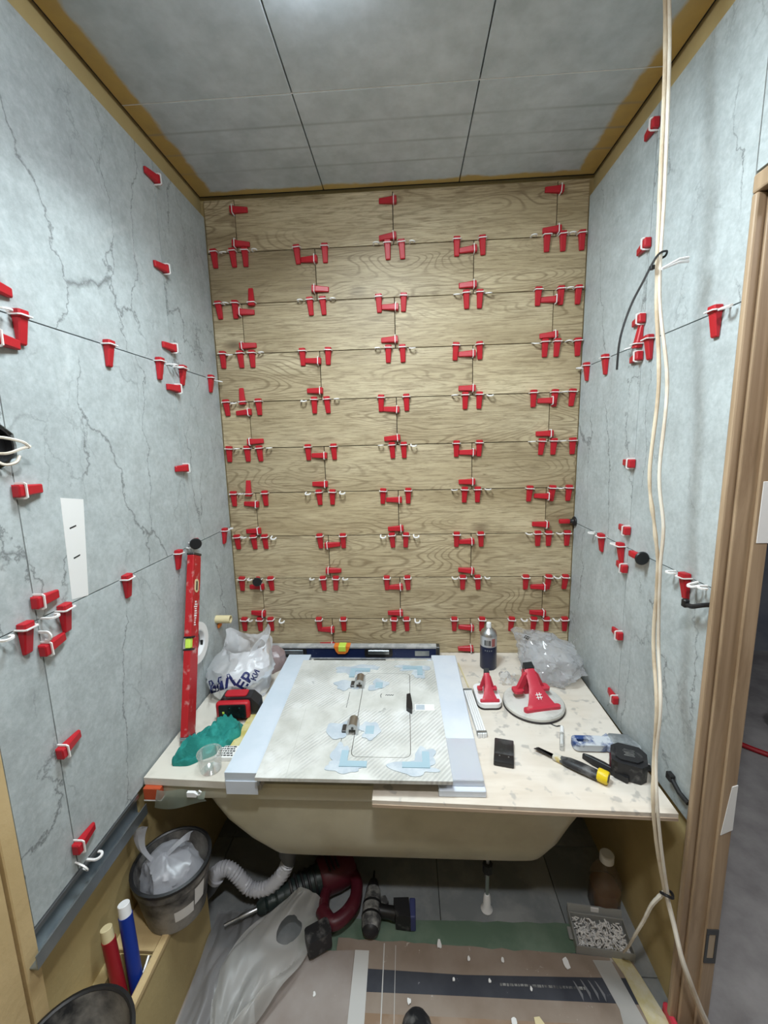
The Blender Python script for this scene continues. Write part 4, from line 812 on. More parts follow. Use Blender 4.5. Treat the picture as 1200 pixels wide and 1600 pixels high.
# suction lifters
def lifter(loc, rot, R, label, mark, disc):
    t = thing('suction_lifter', label, 'suction lifter', loc, (0, 0, radians(rot)), 'red suction lifters on the plywood')
    if disc:
        MB().lathe([(R*0.94, 0.0), (R, 0.002), (R, 0.006), (R*0.97, 0.008)], (0, 0, 0), 48).build('rubber_pad', M['rubber'], t, True, local=True)
        MB().lathe([(R*0.985, 0.008), (R*0.99, 0.016), (R*0.95, 0.022), (R*0.3, 0.026)], (0, 0, 0), 48).build('disc', M['lifterdisc'], t, True, local=True)
    else:
        MB().prism(rrect(-0.082, 0.082, -0.090, 0.13, 0.045, 6), 0.0, 0.008).build('rubber_pad', M['rubber'], t, True, local=True)
        MB().prism(rrect(-0.080, 0.080, -0.088, 0.128, 0.045, 6), 0.008, 0.025).build('disc', M['white'], t, True, local=True)
    # handle: flared foot, waist, stem and black cap; local -y is the front
    pro = [(-0.062, 0.026, 0.058, 0.006), (-0.054, 0.033, 0.050, 0.010), (-0.036, 0.050, 0.037, 0.016), (-0.018, 0.066, 0.027, 0.022), (-0.004, 0.078, 0.021, 0.024), (0.008, 0.092, 0.0195, 0.022), (0.026, 0.108, 0.019, 0.020), (0.040, 0.118, 0.0185, 0.019)]
    rs = []
    for y, z, w_, d in pro: rs.append([(-w_, y-d*.3, z-d*.6), (-w_, y, z), (-w_*.72, y+d*.12, z+d*.32), (w_*.72, y+d*.12, z+d*.32), (w_, y, z), (w_, y-d*.3+.0, z-d*.6)])
    hb = MB().rings(rs, True, True, True).build('handle', M['lifter'], t, True, local=True, angle=45)
    MB().hexa([(-.018, .036, .104), (.018, .036, .104), (.017, .054, .112), (-.017, .054, .112), (-.018, .034, .122), (.018, .034, .122), (.017, .052, .134), (-.017, .052, .134)]).build('cap', M['black'], t, local=True)
    for s in (-1, 1):
        lv = MB().prism([(s*.016, .112), (s*.026, .104), (s*.046, .062), (s*.050, .054), (s*.040, .052), (s*.026, .060), (s*.018, .075)], .020, .034, 'y').build('lever', M['lifter'], t, local=True)
        MB().prism(rrect(min(s*.030, s*.066), max(s*.030, s*.066), .004, .040, .010), .046, .055).build('lever_pad', M['lifter'], lv, True, local=True)
    MB().prism(rrect(-0.064, 0.064, -0.068, -0.048, 0.009), 0.023, 0.033).build('foot_flange', M['lifter'], hb, local=True)
    MB().prism(rrect(-0.017, 0.017, 0.030, 0.062, 0.006), 0.023, 0.104).build('rear_post', M['lifter'], t, local=True)
    if mark:
        hm = MB(); Q = Matrix.Translation((0, -0.0345, 0.0572)) @ Matrix.Rotation(radians(42), 4, 'X')
        for s in (-1, 1):
            hm.box(s*.0045-.0013, s*.0045+.0013, -.011, .011, -.0, .0008, M=Q); hm.box(-.011, .011, s*.0045-.0013, s*.0045+.0013, .0001, .0009, M=Q)
        hm.build('hash_mark', M['paper'], hb, local=True)
    return t
lifter((1.183, -0.377, ZB), 12, 0.103, 'red suction lifter with hash mark on a round grey disc', True, True)
lf = lifter((1.031, -0.352, ZB), 2, 0.05, 'smaller red suction lifter on white base beside spray can', False, False); lf.scale = (0.52, 0.60, 0.80)
# folding rule and stick
t = thing('folding_rule', 'white folding rule lying beside the blue plastic sill', 'ruler', (0.973, -0.420, ZB), (0, 0, radians(3)))
for i in range(4): MB().box(-0.0145+i*.0072, -0.0145+i*.0072+.0064, -0.128+0.002*(i % 2), 0.122-0.002*(i % 2), 0.0, 0.016, 0.001, 1).build('slat', M['white'], t, local=True)
for y in (-0.118, 0.112): MB().box(-0.016, 0.0155, y-.006, y+.006, 0.004, 0.0166, 0.001, 1).build('hinge_cap', M['galv'], t, local=True)
tag(MB().tube([(0.958, -0.100, ZB+.003), (0.975, -0.275, ZB+.003)], 0.003, 6).build('wooden_stick', M['cream'], None, True, loc=(0.974, -0.19, ZB)), 'thin wooden stick lying behind the white folding rule', 'stick')
# black case
t = thing('black_case', 'small black rectangular case on plywood right of the sill', 'case', (1.030, -0.613, ZB), (0, 0, radians(-13)))
MB().box(-0.028, 0.028, -0.052, 0.046, 0.0, 0.016, 0.003, 2).build('body', simple('scuffed_black_gloss', (0.02, 0.021, 0.022), 0.3, var=(0.07, 0.072, 0.075), vs_=12), t, True, local=True)
MB().box(-0.028, 0.028, -0.054, -0.020, 0.0005, 0.0165, 0.003, 2).build('lid', M['black'], t, True, local=True)
for x in (-0.012, 0.013): MB().lathe([(0.002, 0.0165), (0.002, 0.0170)], (x, -0.030, 0), 8).build('rivet', M['galv'], t, local=True)
# marker
t = thing('marker_pen', 'white marker pen lying in front of the round suction disc', 'pen', (1.222, -0.55, ZB))
MB().tube([(1.202, -0.598, ZB+.007), (1.226, -0.530, ZB+.007)], 0.007, 10).build('barrel', M['cup'], t, True)
MB().tube([(1.226, -0.530, ZB+.007), (1.237, -0.498, ZB+.007)], [0.0065, 0.005], 10).build('cap', M['white'], t, True)
MB().tube([(1.208, -0.580, ZB+.007), (1.222, -0.540, ZB+.007)], 0.0050, 8).build('refill', M['white'], t, True)
tag(MB().tube(catmull([(1.205, -0.470, ZB+.002), (1.222, -0.487, ZB+.002), (1.235, -0.486, ZB+.002), (1.244, -0.492, ZB+.003)], 5), 0.0018, 6).build('release_cord', M['black'], None, True, loc=(1.22, -0.48, ZB)), 'short black cord at front edge of round suction disc', 'cord')
# snap-off knife
def along(p0, p1):
    p0, p1 = Vector(p0), Vector(p1); z = (p1-p0); a = math.atan2(z.y, z.x); return a, z.length
a, L_ = along((1.127, -0.597, 0), (1.268, -0.710, 0))
t = thing('utility_knife', 'black and yellow snap-off knife lying on the plywood', 'knife', (1.127, -0.597, ZB), (0, 0, a))
MB().hexa([(0.0, 0.004, .008), (0.066, -.007, .008), (0.066, .008, .008), (0.0, .0045, .008), (0.0, 0.004, .0095), (0.066, -.007, .0095), (0.066, .008, .0095), (0.0, .0045, .0095)]).hexa([(-.004, -.006, .008), (.066, -.007, .008), (.066, .008, .008), (.004, .008, .008), (-.004, -.006, .0095), (.066, -.007, .0095), (.066, .008, .0095), (.004, .008, .0095)]).build('blade', M['black'], t, local=True)
MB().box(0.050, 0.088, -0.010, 0.010, 0.002, 0.017, 0.004, 2).build('collar', simple('dusty_yellow_plastic', (0.55, 0.40, 0.05), 0.5, var=(0.60, 0.57, 0.5), vs_=30), t, True, local=True)
rs = []
for x, w_, h_ in ((0.072, .011, .018), (0.095, .0165, .023), (0.125, .0175, .025), (0.155, .0165, .025), (0.172, .016, .024)):
    rs.append([(x, w_*cos(radians(q)), 0.0005+h_/2+h_/2*sin(radians(q))) for q in range(0, 360, 30)])
MB().rings(rs, True, True, True).build('handle', M['dustblack'], t, True, local=True)
MB().lathe([(0.0165, 0.170), (0.0172, 0.173), (0.0172, 0.192), (0.0155, 0.196)], (0, 0, 0.0175), 16, 'x').build('end_knob', M['yellow'], t, True, local=True)
MB().lathe([(0.0172, 0.1955), (0.011, 0.1965)], (0, 0, 0.0175), 4, 'x').build('knob_slot', M['dustblack'], t, local=True)
# putty knife with blue handle
a, L_ = along((1.243, -0.583, 0), (1.40, -0.585, 0))
t = thing('putty_knife', 'blue handled putty knife smeared white behind the tape measure', 'putty knife', (1.238, -0.580, ZB), (0, 0, a))
oh = [(0.0, 0.012)] + arc(0.012, 0.0, 0.016, 160, 200, 2) + [(0.010, -0.017), (0.055, -0.016), (0.085, -0.017), (0.092, -0.012), (0.092, 0.012), (0.085, 0.017), (0.03, 0.018), (0.010, 0.017)]
def slab2(outer, hole, z0, z1, name, m, par):
    mb = MB(); bm = mb.bm
    def lp(p): 
        v = [bm.verts.new((x, y, z1)) for x, y in p]; return [bm.edges.new((v[i], v[(i+1) % len(v)])) for i in range(len(v))]
    bmesh.ops.triangle_fill(bm, edges=lp(outer)+(lp(hole) if hole else []), use_beauty=True)
    r = bmesh.ops.extrude_face_region(bm, geom=bm.faces[:]); bmesh.ops.translate(bm, vec=(0, 0, z0-z1), verts=[v for v in r['geom'] if isinstance(v, bmesh.types.BMVert)])
    return mb.build(name, m, par, True, local=True, angle=30)
slab2(rrect(0.0, 0.094, -0.017, 0.017, 0.013), rrect(0.012, 0.045, -0.0045, 0.0045, 0.004)[::-1], 0.004, 0.020, 'handle', M['blueh'], t)
MB().prism([(0.085, -0.012), (0.100, -0.026), (0.112, -0.036), (0.170, -0.036), (0.182, -0.008), (0.170, 0.030), (0.120, 0.034), (0.085, 0.014)], 0.006, 0.014).build('blade', M['greyblade'], t, local=True)
MB().prism([(0.088, -0.016), (0.108, -0.030), (0.108, 0.028), (0.088, 0.016)], 0.005, 0.019).build('bolster', M['blueh'], t, local=True)
t.scale = (1.05, 1.30, 1.2)
# folded black pocket knife
a, L_ = along((1.262, -0.625, 0), (1.352, -0.712, 0))
t = thing('folding_tool', 'black folding tool lying between yellow knife and tape measure', 'folding tool', (1.252, -0.624, ZB), (0, 0, a))
MB().prism([(0.0, -0.004), (0.03, -0.011), (0.075, -0.012), (0.090, -0.008), (0.090, 0.006), (0.055, 0.010), (0.02, 0.009), (0.0, 0.003)], 0.001, 0.015).build('handle', M['black'], t, local=True)
MB().prism(rrect(0.086, 0.122, -0.013, 0.011, 0.004), 0.001, 0.018).build('end_piece', M['black'], t, local=True)
MB().lathe([(0.005, 0.015), (0.005, 0.0175)], (0.082, 0, 0), 12).build('pivot', M['steel'], t, local=True)
MB().box(0.005, 0.075, -0.0025, 0.0005, 0.015, 0.0158).build('liner', M['galv'], t, local=True)
# tape measure
t = thing('tape_measure', 'dusty black tape measure at the front right of plywood', 'tape measure', (1.355, -0.668, ZB), (0, 0, radians(-20)))
MB().prism([(-0.044, -0.034), (-0.030, -0.044), (0.026, -0.046), (0.042, -0.030), (0.046, 0.016), (0.030, 0.040), (-0.022, 0.042), (-0.042, 0.024)], 0.001, 0.050).build('case', M['dustblack'], t, local=True)
o = MB().prism([(-0.034, -0.024), (-0.022, -0.034), (0.018, -0.034), (0.032, -0.020), (0.034, 0.012), (0.020, 0.030), (-0.014, 0.032), (-0.032, 0.016)], 0.050, 0.055).build('side_plate', M['dustblack'], t, local=True)
lm = MB(); rr = random.Random(11)
for i in range(5): lm.box(-0.012+rr.uniform(-.004, .004), 0.012+rr.uniform(-.004, .006), -0.014+i*.006, -0.0115+i*.006, 0.055, 0.0554)
lm.build('worn_print', M['drillgrey'], o, local=True)
MB().box(-0.046, -0.038, -0.022, 0.006, 0.012, 0.040, 0.002, 1).build('red_inset', M['maroon'], t, local=True)
MB().box(0.040, 0.060, 0.010, 0.034, 0.002, 0.010, 0.002, 1).build('belt_clip', M['black'], t, local=True); MB().box(0.050, 0.058, 0.028, 0.036, 0.002, 0.014, 0.001, 1).build('end_hook', M['steel'], t, local=True)
# ------------------------------------------------------------------ floor coverings
def sheet(name, poly, z0, z1, m, label, cat, kind=None):
    xs = [q[0] for q in poly]; ys = [q[1] for q in poly]
    o = MB().prism(poly, z0, z1).build(name, m, None, loc=((min(xs)+max(xs))/2, (min(ys)+max(ys))/2, z0)); return tag(o, label, cat, None, kind)
def ragged(p0, p1, n, amp, seed):
    return [(p0[0]+(p1[0]-p0[0])*i/n + amp*noise.noise((i*.7, seed, 0)), p0[1]+(p1[1]-p0[1])*i/n + amp*noise.noise((i*.9, seed, 5))) for i in range(n+1)]
sheet('green_film', ragged((0.40, -0.60), (1.30, -0.588), 20, 0.006, 1) + ragged((1.34, -0.66), (0.40, -0.73), 14, 0.006, 2), 0.0, 0.0016, M['green'], 'green plastic film strip across the floor in front of drill', 'film')
t = thing('cardboard_sheet', 'dusty cardboard sheet with black printed band at the bottom', 'cardboard', (0.95, -0.9, 0.0016))
MB().prism(ragged((0.520, -0.657), (1.40, -0.678), 26, 0.007, 3) + [(1.42, -0.80), (1.42, -1.25), (0.515, -1.25)], 0.0016, 0.006).build('board', M['card'], t)
MB().prism([(0.60, -0.733), (0.90, -0.738), (1.38, -0.728), (1.385, -0.786), (0.90, -0.786), (0.60, -0.787)], 0.006, 0.0064).build('black_band', M['band'], t)
bp = MB(); rr = random.Random(21); x = 1.00
while x < 1.24:
    w_ = rr.uniform(0.004, 0.012); bp.box(x, x+w_, -0.758-rr.uniform(0, .002), -0.753, 0.0064, 0.0066); x += w_+0.0025
MB().box(0.664, 0.667, -1.25, -0.668, 0.0066, 0.0072).box(0.700, 0.7015, -1.25, -0.672, 0.0066, 0.0070).build('film_edge', M['tape'], t)
st_ = MB(); rr2 = random.Random(4)
for i in range(6):
    x = 1.20+rr2.uniform(0, 0.13); y = -0.735-rr2.uniform(0, 0.012); st_.prism([(x, y), (x+.004, y-.004), (x+.016, y-.030), (x+.013, y-.046), (x+.006, y-.020)], 0.0066, 0.0076)
st_.build('film_highlights', M['streak'], t)  # highlights of the plastic film over the band, built as thin grey pieces
bp.build('faint_lettering', M['drillgrey'], t)
cd = MB()
for x0, y0, w_ in ((0.79, -0.850, 0.028), (0.79, -0.857, 0.036), (0.90, -0.853, 0.045), (1.02, -0.857, 0.03), (1.13, -0.860, 0.012), (1.17, -0.857, 0.03)): cd.box(x0, x0+w_, y0-.0025, y0+.0025, 0.0066, 0.0068)
MB().box(0.62, 1.40, -1.25, -0.832, 0.006, 0.0066).build('inner_face', simple('warm_cardboard', (0.25, 0.165, 0.105), 0.8, var=(0.30, 0.22, 0.16), vs_=9), t)
cd.build('small_print', M['inkb'], t)
t = thing('cardboard_offcut', 'pinkish dusty cardboard at the bottom left of the floor', 'cardboard', (0.42, -0.95, 0.0016))
MB().prism([(0.10, -0.70), (0.51, -0.694), (0.575, -0.69), (0.58, -1.25), (0.12, -1.25)], 0.0062, 0.0082).build('board', M['cardp'], t)
MB().prism([(0.577, -0.690), (0.620, -0.690), (0.625, -1.25), (0.575, -1.25)], 0.0084, 0.0090).build('seam_tape', M['tape'], t)
for i, (x, y, r, lab) in enumerate(((0.835, -0.668, 0.009, 'large white plaster fleck on the green film edge'), (1.205, -0.703, 0.011, 'large pale plaster fleck on cardboard above the black band'), (0.742, -0.805, 0.006, 'white plaster fleck on cardboard below left part of band'), (1.02, -0.700, 0.005, 'small white fleck on cardboard strip above band middle'), (1.02, -0.838, 0.009, 'white plaster fleck at the bottom below the band'), (0.92, -0.70, 0.005, 'small white fleck above the band left of middle'), (0.87, -0.752, 0.004, 'small white fleck inside the left half of black band'), (0.972, -0.752, 0.0045, 'small white fleck at the middle of black band'), (1.085, -0.765, 0.004, 'small white fleck inside the right half of black band'), (0.475, -0.80, 0.005, 'small white fleck on pinkish cardboard beside the milky bag'))):
    tag(MB().prism(blob(x, y, r*0.8, r*1.3, i+40, 10, 0.35), 0.0092, 0.0112).build('plaster_fleck', M['paper'], None, True, loc=(x, y, 0.0092)), lab, 'plaster fleck', 'white plaster flecks')
t = thing('plaster_smear', 'pale plaster smear at the bottom edge of the cardboard', 'plaster smear', (1.11, -0.86, 0.0092))
MB().prism([(1.075, -0.825), (1.09, -0.823), (1.10, -0.838), (1.15, -0.850), (1.18, -0.875), (1.06, -0.90), (1.075, -0.86)], 0.0069, 0.0098).build('smear', M['cream'], t)
sheet('yellow_strip', [(1.345, -0.640), (1.385, -0.660), (1.405, -0.72), (1.43, -0.83), (1.43, -1.1), (1.385, -1.1), (1.375, -0.85), (1.36, -0.72), (1.34, -0.67)], 0.0068, 0.0085, simple('pale_yellow_foam', (0.50, 0.43, 0.22), 0.7, var=(0.56, 0.52, 0.40), vs_=12), 'pale yellow foam strip on the floor beside right wall', 'foam strip')
sheet('clear_floor_film', [(1.285, -0.690), (1.338, -0.690), (1.372, -0.86), (1.38, -1.2), (1.25, -1.2), (1.31, -0.80)], 0.0086, 0.0094, M['sheet'], 'milky film over the right end of the black band', 'film')
tag(MB().box(1.425, 1.44, -1.10, -0.79, 0.0, 0.03, 0.004, 1).build('red_edging', M['lifter'], None, loc=(1.43, -0.9, 0.0)), 'red edging strip on the floor at the door frame', 'edging')

# gray dusty film and milky carrier bag over the tools, floor left
def drape(name, m, label, cat, c, rx, ry, rot, hfun, n=46, hole=None, cut=None, zmin=0.012, par=None):
    mb = MB(); bm = mb.bm; V = {}
    cs, sn = cos(rot), sin(rot)
    for j in range(n+1):
        for i in range(n+1):
            u, v = i/n*2-1, j/n*2-1
            if cut and not cut(u, v): continue
            if hole and ((u-hole[0])/hole[2])**2+((v-hole[1])/hole[3])**2 < 1: continue
            x, y = rx*u, ry*v; X, Y = c[0]+x*cs-y*sn, c[1]+x*sn+y*cs
            V[i, j] = bm.verts.new((X, Y, max(zmin, hfun(u, v, X, Y))))
    for j in range(n):
        for i in range(n):
            q = [V.get(k) for k in ((i, j), (i+1, j), (i+1, j+1), (i, j+1))]
            q = [w for w in q if w]
            if len(q) >= 3: bm.faces.new(q)
    bmesh.ops.delete(bm, geom=[v for v in bm.verts if not v.link_faces], context='VERTS')
    for _ in range(2): bmesh.ops.smooth_vert(bm, verts=[v for v in bm.verts if v.is_boundary], factor=0.5, use_axis_x=True, use_axis_y=True, use_axis_z=True)
    o = mb.build(name, m, par, True, loc=(c[0], c[1], zmin), angle=40); return tag(o, label, cat)
def hump(X, Y, cx, cy, r, h): d = math.hypot(X-cx, Y-cy)/r; return h*max(0, 1-d*d)
drape('dust_film', M['dust'], 'grey dusty film bunched on the floor beside the yellow ledge', 'film', (0.215, -0.80), 0.095, 0.20, 0.05,
      lambda u, v, X, Y: 0.018+0.030*abs(noise.noise((X*14, Y*7, 1)))+0.02*abs(noise.noise((X*30, Y*12, 4))), 34)
Lb = catmull([(0.325, -0.592, 0), (0.245, -0.665, 0), (0.198, -0.735, 0), (0.195, -0.83, 0), (0.25, -0.96, 0)], 12); Rb = catmull([(0.478, -0.592, 0), (0.460, -0.640, 0), (0.425, -0.764, 0), (0.366, -0.852, 0), (0.285, -0.965, 0)], 12)
mb = MB(); bm = mb.bm; V = {}; NV = 44
for j_, (l_, r_) in enumerate(zip(Lb, Rb)):
    for i_ in range(NV+1):
        v = i_/NV; q = l_*(1-v)+r_*v; u = j_/(len(Lb)-1)
        hx, hy = (q.x-0.372)*0.84+(q.y+0.680)*0.54, -(q.x-0.372)*0.54+(q.y+0.680)*0.84
        if (hx/0.034)**2+(hy/0.020)**2 < 1: continue
        f1 = abs(noise.noise((v*3.0+u*1.2, u*1.3, 2.0))); f2 = abs(noise.noise((v*6-u*2.5, u*2.6, 5.0)))
        z = 0.030 + 0.185*max(0, 0.42-u)*sin(pi*min(1, max(0, v*1.05))) + (0.095*f1+0.022*f2)*(0.35+0.65*u) + 0.02*max(0, v-0.8)*0
        V[j_, i_] = bm.verts.new((q.x, q.y, max(0.018, z)))
for j_ in range(len(Lb)-1):
    for i_ in range(NV):
        q = [V.get(k) for k in ((j_, i_), (j_+1, i_), (j_+1, i_+1), (j_, i_+1))]; q = [w for w in q if w]
        if len(q) >= 3: bm.faces.new(q)
for _ in range(3): bmesh.ops.smooth_vert(bm, verts=[v for v in bm.verts if v.is_boundary], factor=0.5, use_axis_x=True, use_axis_y=True, use_axis_z=True)
tag(mb.build('milky_bag', M['sheet'], None, True, loc=(0.33, -0.77, 0.02), angle=28), 'milky plastic bag with oval handle hole lying over the tools', 'bag')
tag(MB().prism([(0.245, -0.81), (0.30, -0.80), (0.33, -0.87), (0.27, -0.89)], 0.0085, 0.020).build('white_box', M['white'], None, loc=(0.28, -0.84, 0.0085)), 'white flat box under the milky plastic bag', 'box')

# ------------------------------------------------------------------ power tools on the floor
p0, p1 = Vector((0.165, -0.675, 0.0)), Vector((0.535, -0.462, 0.0)); a = math.atan2(p1.y-p0.y, p1.x-p0.x)
t = thing('rotary_hammer', 'dark red and black rotary hammer lying under the tub', 'power tool', (p0.x, p0.y, 0.0), (0, 0, a))
zc = 0.060
MB().tube([(0.0, 0, zc), (0.045, 0, zc), (0.05, 0, zc), (0.12, 0, zc)], [0.004, 0.0045, 0.007, 0.007], 10).build('bit', M['steel'], t, True, local=True)
MB().lathe([(0.012, 0.100), (0.020, 0.108), (0.024, 0.125), (0.018, 0.130), (0.022, 0.135), (0.022, 0.158), (0.030, 0.165), (0.032, 0.185)], (0, 0, zc), 20, 'x').build('chuck', M['gunmetal'], t, True, local=True)
g_ = MB().lathe([(0.030, 0.180), (0.036, 0.195), (0.038, 0.24), (0.042, 0.29), (0.046, 0.325)], (0, 0, zc), 20, 'x').build('gearbox', M['gunmetal'], t, True, local=True)
for x in (0.205, 0.225, 0.245, 0.265, 0.285): MB().lathe([(0.040, x), (0.0455, x+.003), (0.0455, x+.007), (0.040, x+.010)], (0, 0, zc), 20, 'x', False, False).build('rib', M['dustblack'], g_, True, local=True)
MB().box(0.150, 0.172, 0.026, 0.034, zc+.01, zc+.030, 0.003, 1).build('label', M['galv'], t, local=True)
rs = [[(x, w_*cos(radians(q)), zc+h_*sin(radians(q))) for q in range(0, 360, 24)] for x, w_, h_ in ((0.310, .050, .052), (0.320, .062, .056), (0.37, .066, .057), (0.41, .062, .056), (0.43, .050, .046))]
MB().rings(rs, True, True, True).build('motor_housing', M['maroon'], t, True, local=True)
hpts = catmull([(0.400, -0.01, zc), (0.418, -0.040, zc), (0.415, -0.085, zc), (0.385, -0.130, zc), (0.340, -0.152, zc), (0.300, -0.150, zc), (0.285, -0.10, zc)], 6)
MB().tube(hpts, [0.028]*6+[0.020]*12+[0.022]*(len(hpts)-18), 12).build('grip', M['maroon'], t, True, local=True)
MB().tube(catmull([(0.330, -0.04, zc), (0.305, -0.07, zc), (0.290, -0.11, zc)], 5), 0.017, 10).build('trigger_bridge', M['maroon'], t, True, local=True)
MB().prism(rrect(0.215, 0.290, -0.190, -0.140, 0.010), zc-.035, zc+.020).build('battery', M['dustblack'], t, True, local=True)
for q in (0.335, 0.35, 0.365): MB().box(q, q+.005, -0.045, 0.03, zc+.0555, zc+.062).build('vent', M['dustblack'], t, local=True)
t = thing('cordless_drill', 'dusty grey cordless drill with blue battery lying on green film', 'drill', (0.622, -0.58, 0.0016))
zd = 0.034
pr_ = [(0.003, -0.468), (0.004, -0.500), (0.014, -0.503), (0.021, -0.525), (0.0235, -0.533), (0.026, -0.545), (0.030, -0.575), (0.0315, -0.61), (0.030, -0.64), (0.024, -0.655), (0.010, -0.660)]
MB().lathe([(r_, y) for r_, y in pr_[:5]], (0.620, 0, zd), 18, 'y').build('chuck', M['black'], t, True)
MB().lathe([(r_, y) for r_, y in pr_[4:]], (0.622, 0, zd), 18, 'y').build('motor_body', M['drillgrey'], t, True)
MB().tube([(0.64, -0.596, zd), (0.675, -0.600, zd), (0.70, -0.604, zd)], [0.020, 0.018, 0.020], 12).build('grip', M['black'], t, True)
MB().prism([(0.645, -0.560), (0.664, -0.556), (0.676, -0.575), (0.660, -0.592), (0.645, -0.59)], zd-.008, zd+.010).build('trigger', M['drillgrey'], t)
MB().prism([(0.692, -0.575), (0.742, -0.572), (0.748, -0.632), (0.70, -0.628)], zd-.028, zd+.026).build('battery_holder', M['dustblack'], t)
MB().box(0.744, 0.764, -0.632, -0.572, zd-.030, zd+.026, 0.004, 2).build('battery', M['battery'], t)
MB().lathe([(0.026, -0.655), (0.022, -0.663), (0.014, -0.668)], (0.622, 0, zd), 16, 'y').build('rear_cap', M['dustblack'], t, True)
for y in (-0.585, -0.62): MB().lathe([(0.0318, y-.002), (0.0326, y), (0.0326, y+.004), (0.0318, y+.006)], (0.622, 0, zd), 18, 'y', False, False).build('body_ring', M['black'], t, True)

# ------------------------------------------------------------------ jug and box of clips
t = thing('amber_jug', 'half full amber jug with white cap under right end of tub', 'jug', (1.388, -0.530, 0.0))
jx, jy = 1.388, -0.530
jw = 0.044
rs = [[(jx+u*s_, jy+v*s_, z) for u, v in rrect(-jw, jw, -jw, jw, 0.030, 4)] for s_, z in ((0.94, 0.0), (1.0, 0.006), (1.0, 0.100), (0.96, 0.120), (0.70, 0.148), (0.42, 0.165), (0.36, 0.170), (0.36, 0.180))]
MB().rings(rs, True, True, True).build('body', M['jug'], t, True, angle=50)
rs = [[(jx+u*s_, jy+v*s_, z) for u, v in rrect(-jw, jw, -jw, jw, 0.030, 4)] for s_, z in ((0.90, 0.003), (0.96, 0.007), (0.96, 0.082))]
MB().rings(rs, True, True, True).build('liquid', M['amber'], t, True, angle=50)
MB().lathe([(0.021, 0.176), (0.022, 0.178), (0.022, 0.200), (0.019, 0.203)], (jx, jy, 0), 24).build('cap', M['white'], t, True)
t = thing('clip_box', 'open grey box filled with white levelling clips on the floor', 'box', (1.332, -0.632, 0.002), (0, 0, radians(-6)))
bw, bd_ = 0.082, 0.048
MB().box(-bw, bw, -bd_, bd_, 0.0, 0.003).box(-bw, bw, -bd_, -bd_+.003, .003, .030).box(-bw, bw, bd_-.003, bd_, .003, .030).box(-bw, -bw+.003, -bd_+.003, bd_-.003, .003, .030).box(bw-.003, bw, -bd_+.003, bd_-.003, .003, .030).build('tray', M['traygrey'], t, local=True)
for x in (-0.027, 0.027): MB().box(x-.001, x+.001, -bd_+.003, bd_-.003, .003, .024).build('divider', M['traygrey'], t, local=True)
MB().hexa([(-bw, bd_+.002, .0), (bw, bd_+.002, .0), (bw, bd_+.006, .0), (-bw, bd_+.006, .0), (-bw, bd_+.014, .042), (bw, bd_+.014, .042), (bw, bd_+.018, .042), (-bw, bd_+.018, .042)]).build('lid', M['traygrey'], t, local=True)
MB().box(-0.012, 0.012, bd_+.008, bd_+.012, .030, .044).build('latch', M['white'], t, local=True)
MB().box(-bw-.012, -bw, -.018, .018, .008, .012, 0.002, 1).build('handle', M['traygrey'], t, local=True)
cb = MB(); rr = random.Random(8)
for i in range(330):
    x = rr.uniform(-bw+.012, bw-.012); y = rr.uniform(-bd_+.010, bd_-.010); z = rr.uniform(0.010, 0.027)
    Q = Matrix.Translation((x, y, z)) @ Matrix.Rotation(rr.uniform(0, pi), 4, 'Z') @ Matrix.Rotation(rr.uniform(-.6, .6), 4, 'X')
    cb.box(-.006, .006, -.0011, .0011, -.0018, .0018, M=Q)
o = cb.build('clips', M['clip'], t, local=True); o['kind'] = 'stuff'
# ------------------------------------------------------------------ buckets and tubes on the ledge
def bucket(c, r, h, name, label):
    t = thing(name, label, 'bucket', c)
    MB().lathe([(r*.74, 0.0), (r*.76, .002), (r*.95, h-.03), (r*.98, h-.028), (r*.98, h-.004), (r*1.0, h), (r*.93, h), (r*.91, h-.01), (r*.72, .004), (0.0, .004)], c, 40, 'z', True, False).build('shell', M['bucketside'], t, True)
    MB().lathe([(r*.985, h-.008), (r*1.015, h-.007), (r*1.02, h+.001), (r*.96, h+.003), (r*.925, h), (r*.93, h-.006)], c, 40, 'z', False, False).build('rim', M['black'], t, True)
    return t
t = bucket((0.098, -0.785, 0.2745), 0.100, 0.150, 'black_bucket', 'splashed black bucket holding plastic bags on the yellow ledge')
lab = MB(); cx, cy = 0.098, -0.785
for (a0, a1, z0, z1) in ((-62, -30, 0.315, 0.350), (-28, -8, 0.330, 0.385)):
    q = [a0+(a1-a0)*i/6 for i in range(7)]
    f = lambda z: 0.100*(0.76+(0.95-0.76)*(z-0.2765)/0.118)+0.0008
    lab.rings([[(cx+f(z)*cos(radians(k)), cy+f(z)*sin(radians(k)), z) for k in q] for z in (z0, (z0+z1)/2, z1)], False)
lab.build('label', M['paper'], t, True)
t = thing('bin_bag', 'knotted translucent bag of rubbish inside the splashed bucket', 'bag', (0.098, -0.785, 0.30))
pr_ = [(0.02, 0.02, 0, 0, 0.001), (0.060, 0.060, 0, 0, 0.03), (0.072, 0.072, 0, 0, 0.075), (0.074, 0.070, 0, 0, 0.115), (0.056, 0.054, -0.006, -0.004, 0.142), (0.024, 0.022, -0.016, -0.008, 0.158), (0.004, 0.004, -0.02, -0.01, 0.164)]
MB().rings(bag_loft((0.098, -0.785, 0.285), interp_prof(pr_, 30), 72, 0.014, 12, 31), True, True, True).build('body', M['bagd'], t, True, angle=22)
ear = catmull([(0.055, -0.800, 0.435), (0.030, -0.800, 0.470), (0.022, -0.795, 0.500), (0.026, -0.792, 0.528)], 6)
MB().rings([[(q.x-w_, q.y-w_*.4, q.z), (q.x, q.y-.006, q.z), (q.x+w_, q.y+w_*.3, q.z), (q.x, q.y+.006, q.z)] for q, w_ in zip(ear, [0.006+0.014*abs(i/len(ear)-0.15) for i in range(len(ear))])], True).build('tied_ear', M['bagd'], t, True)
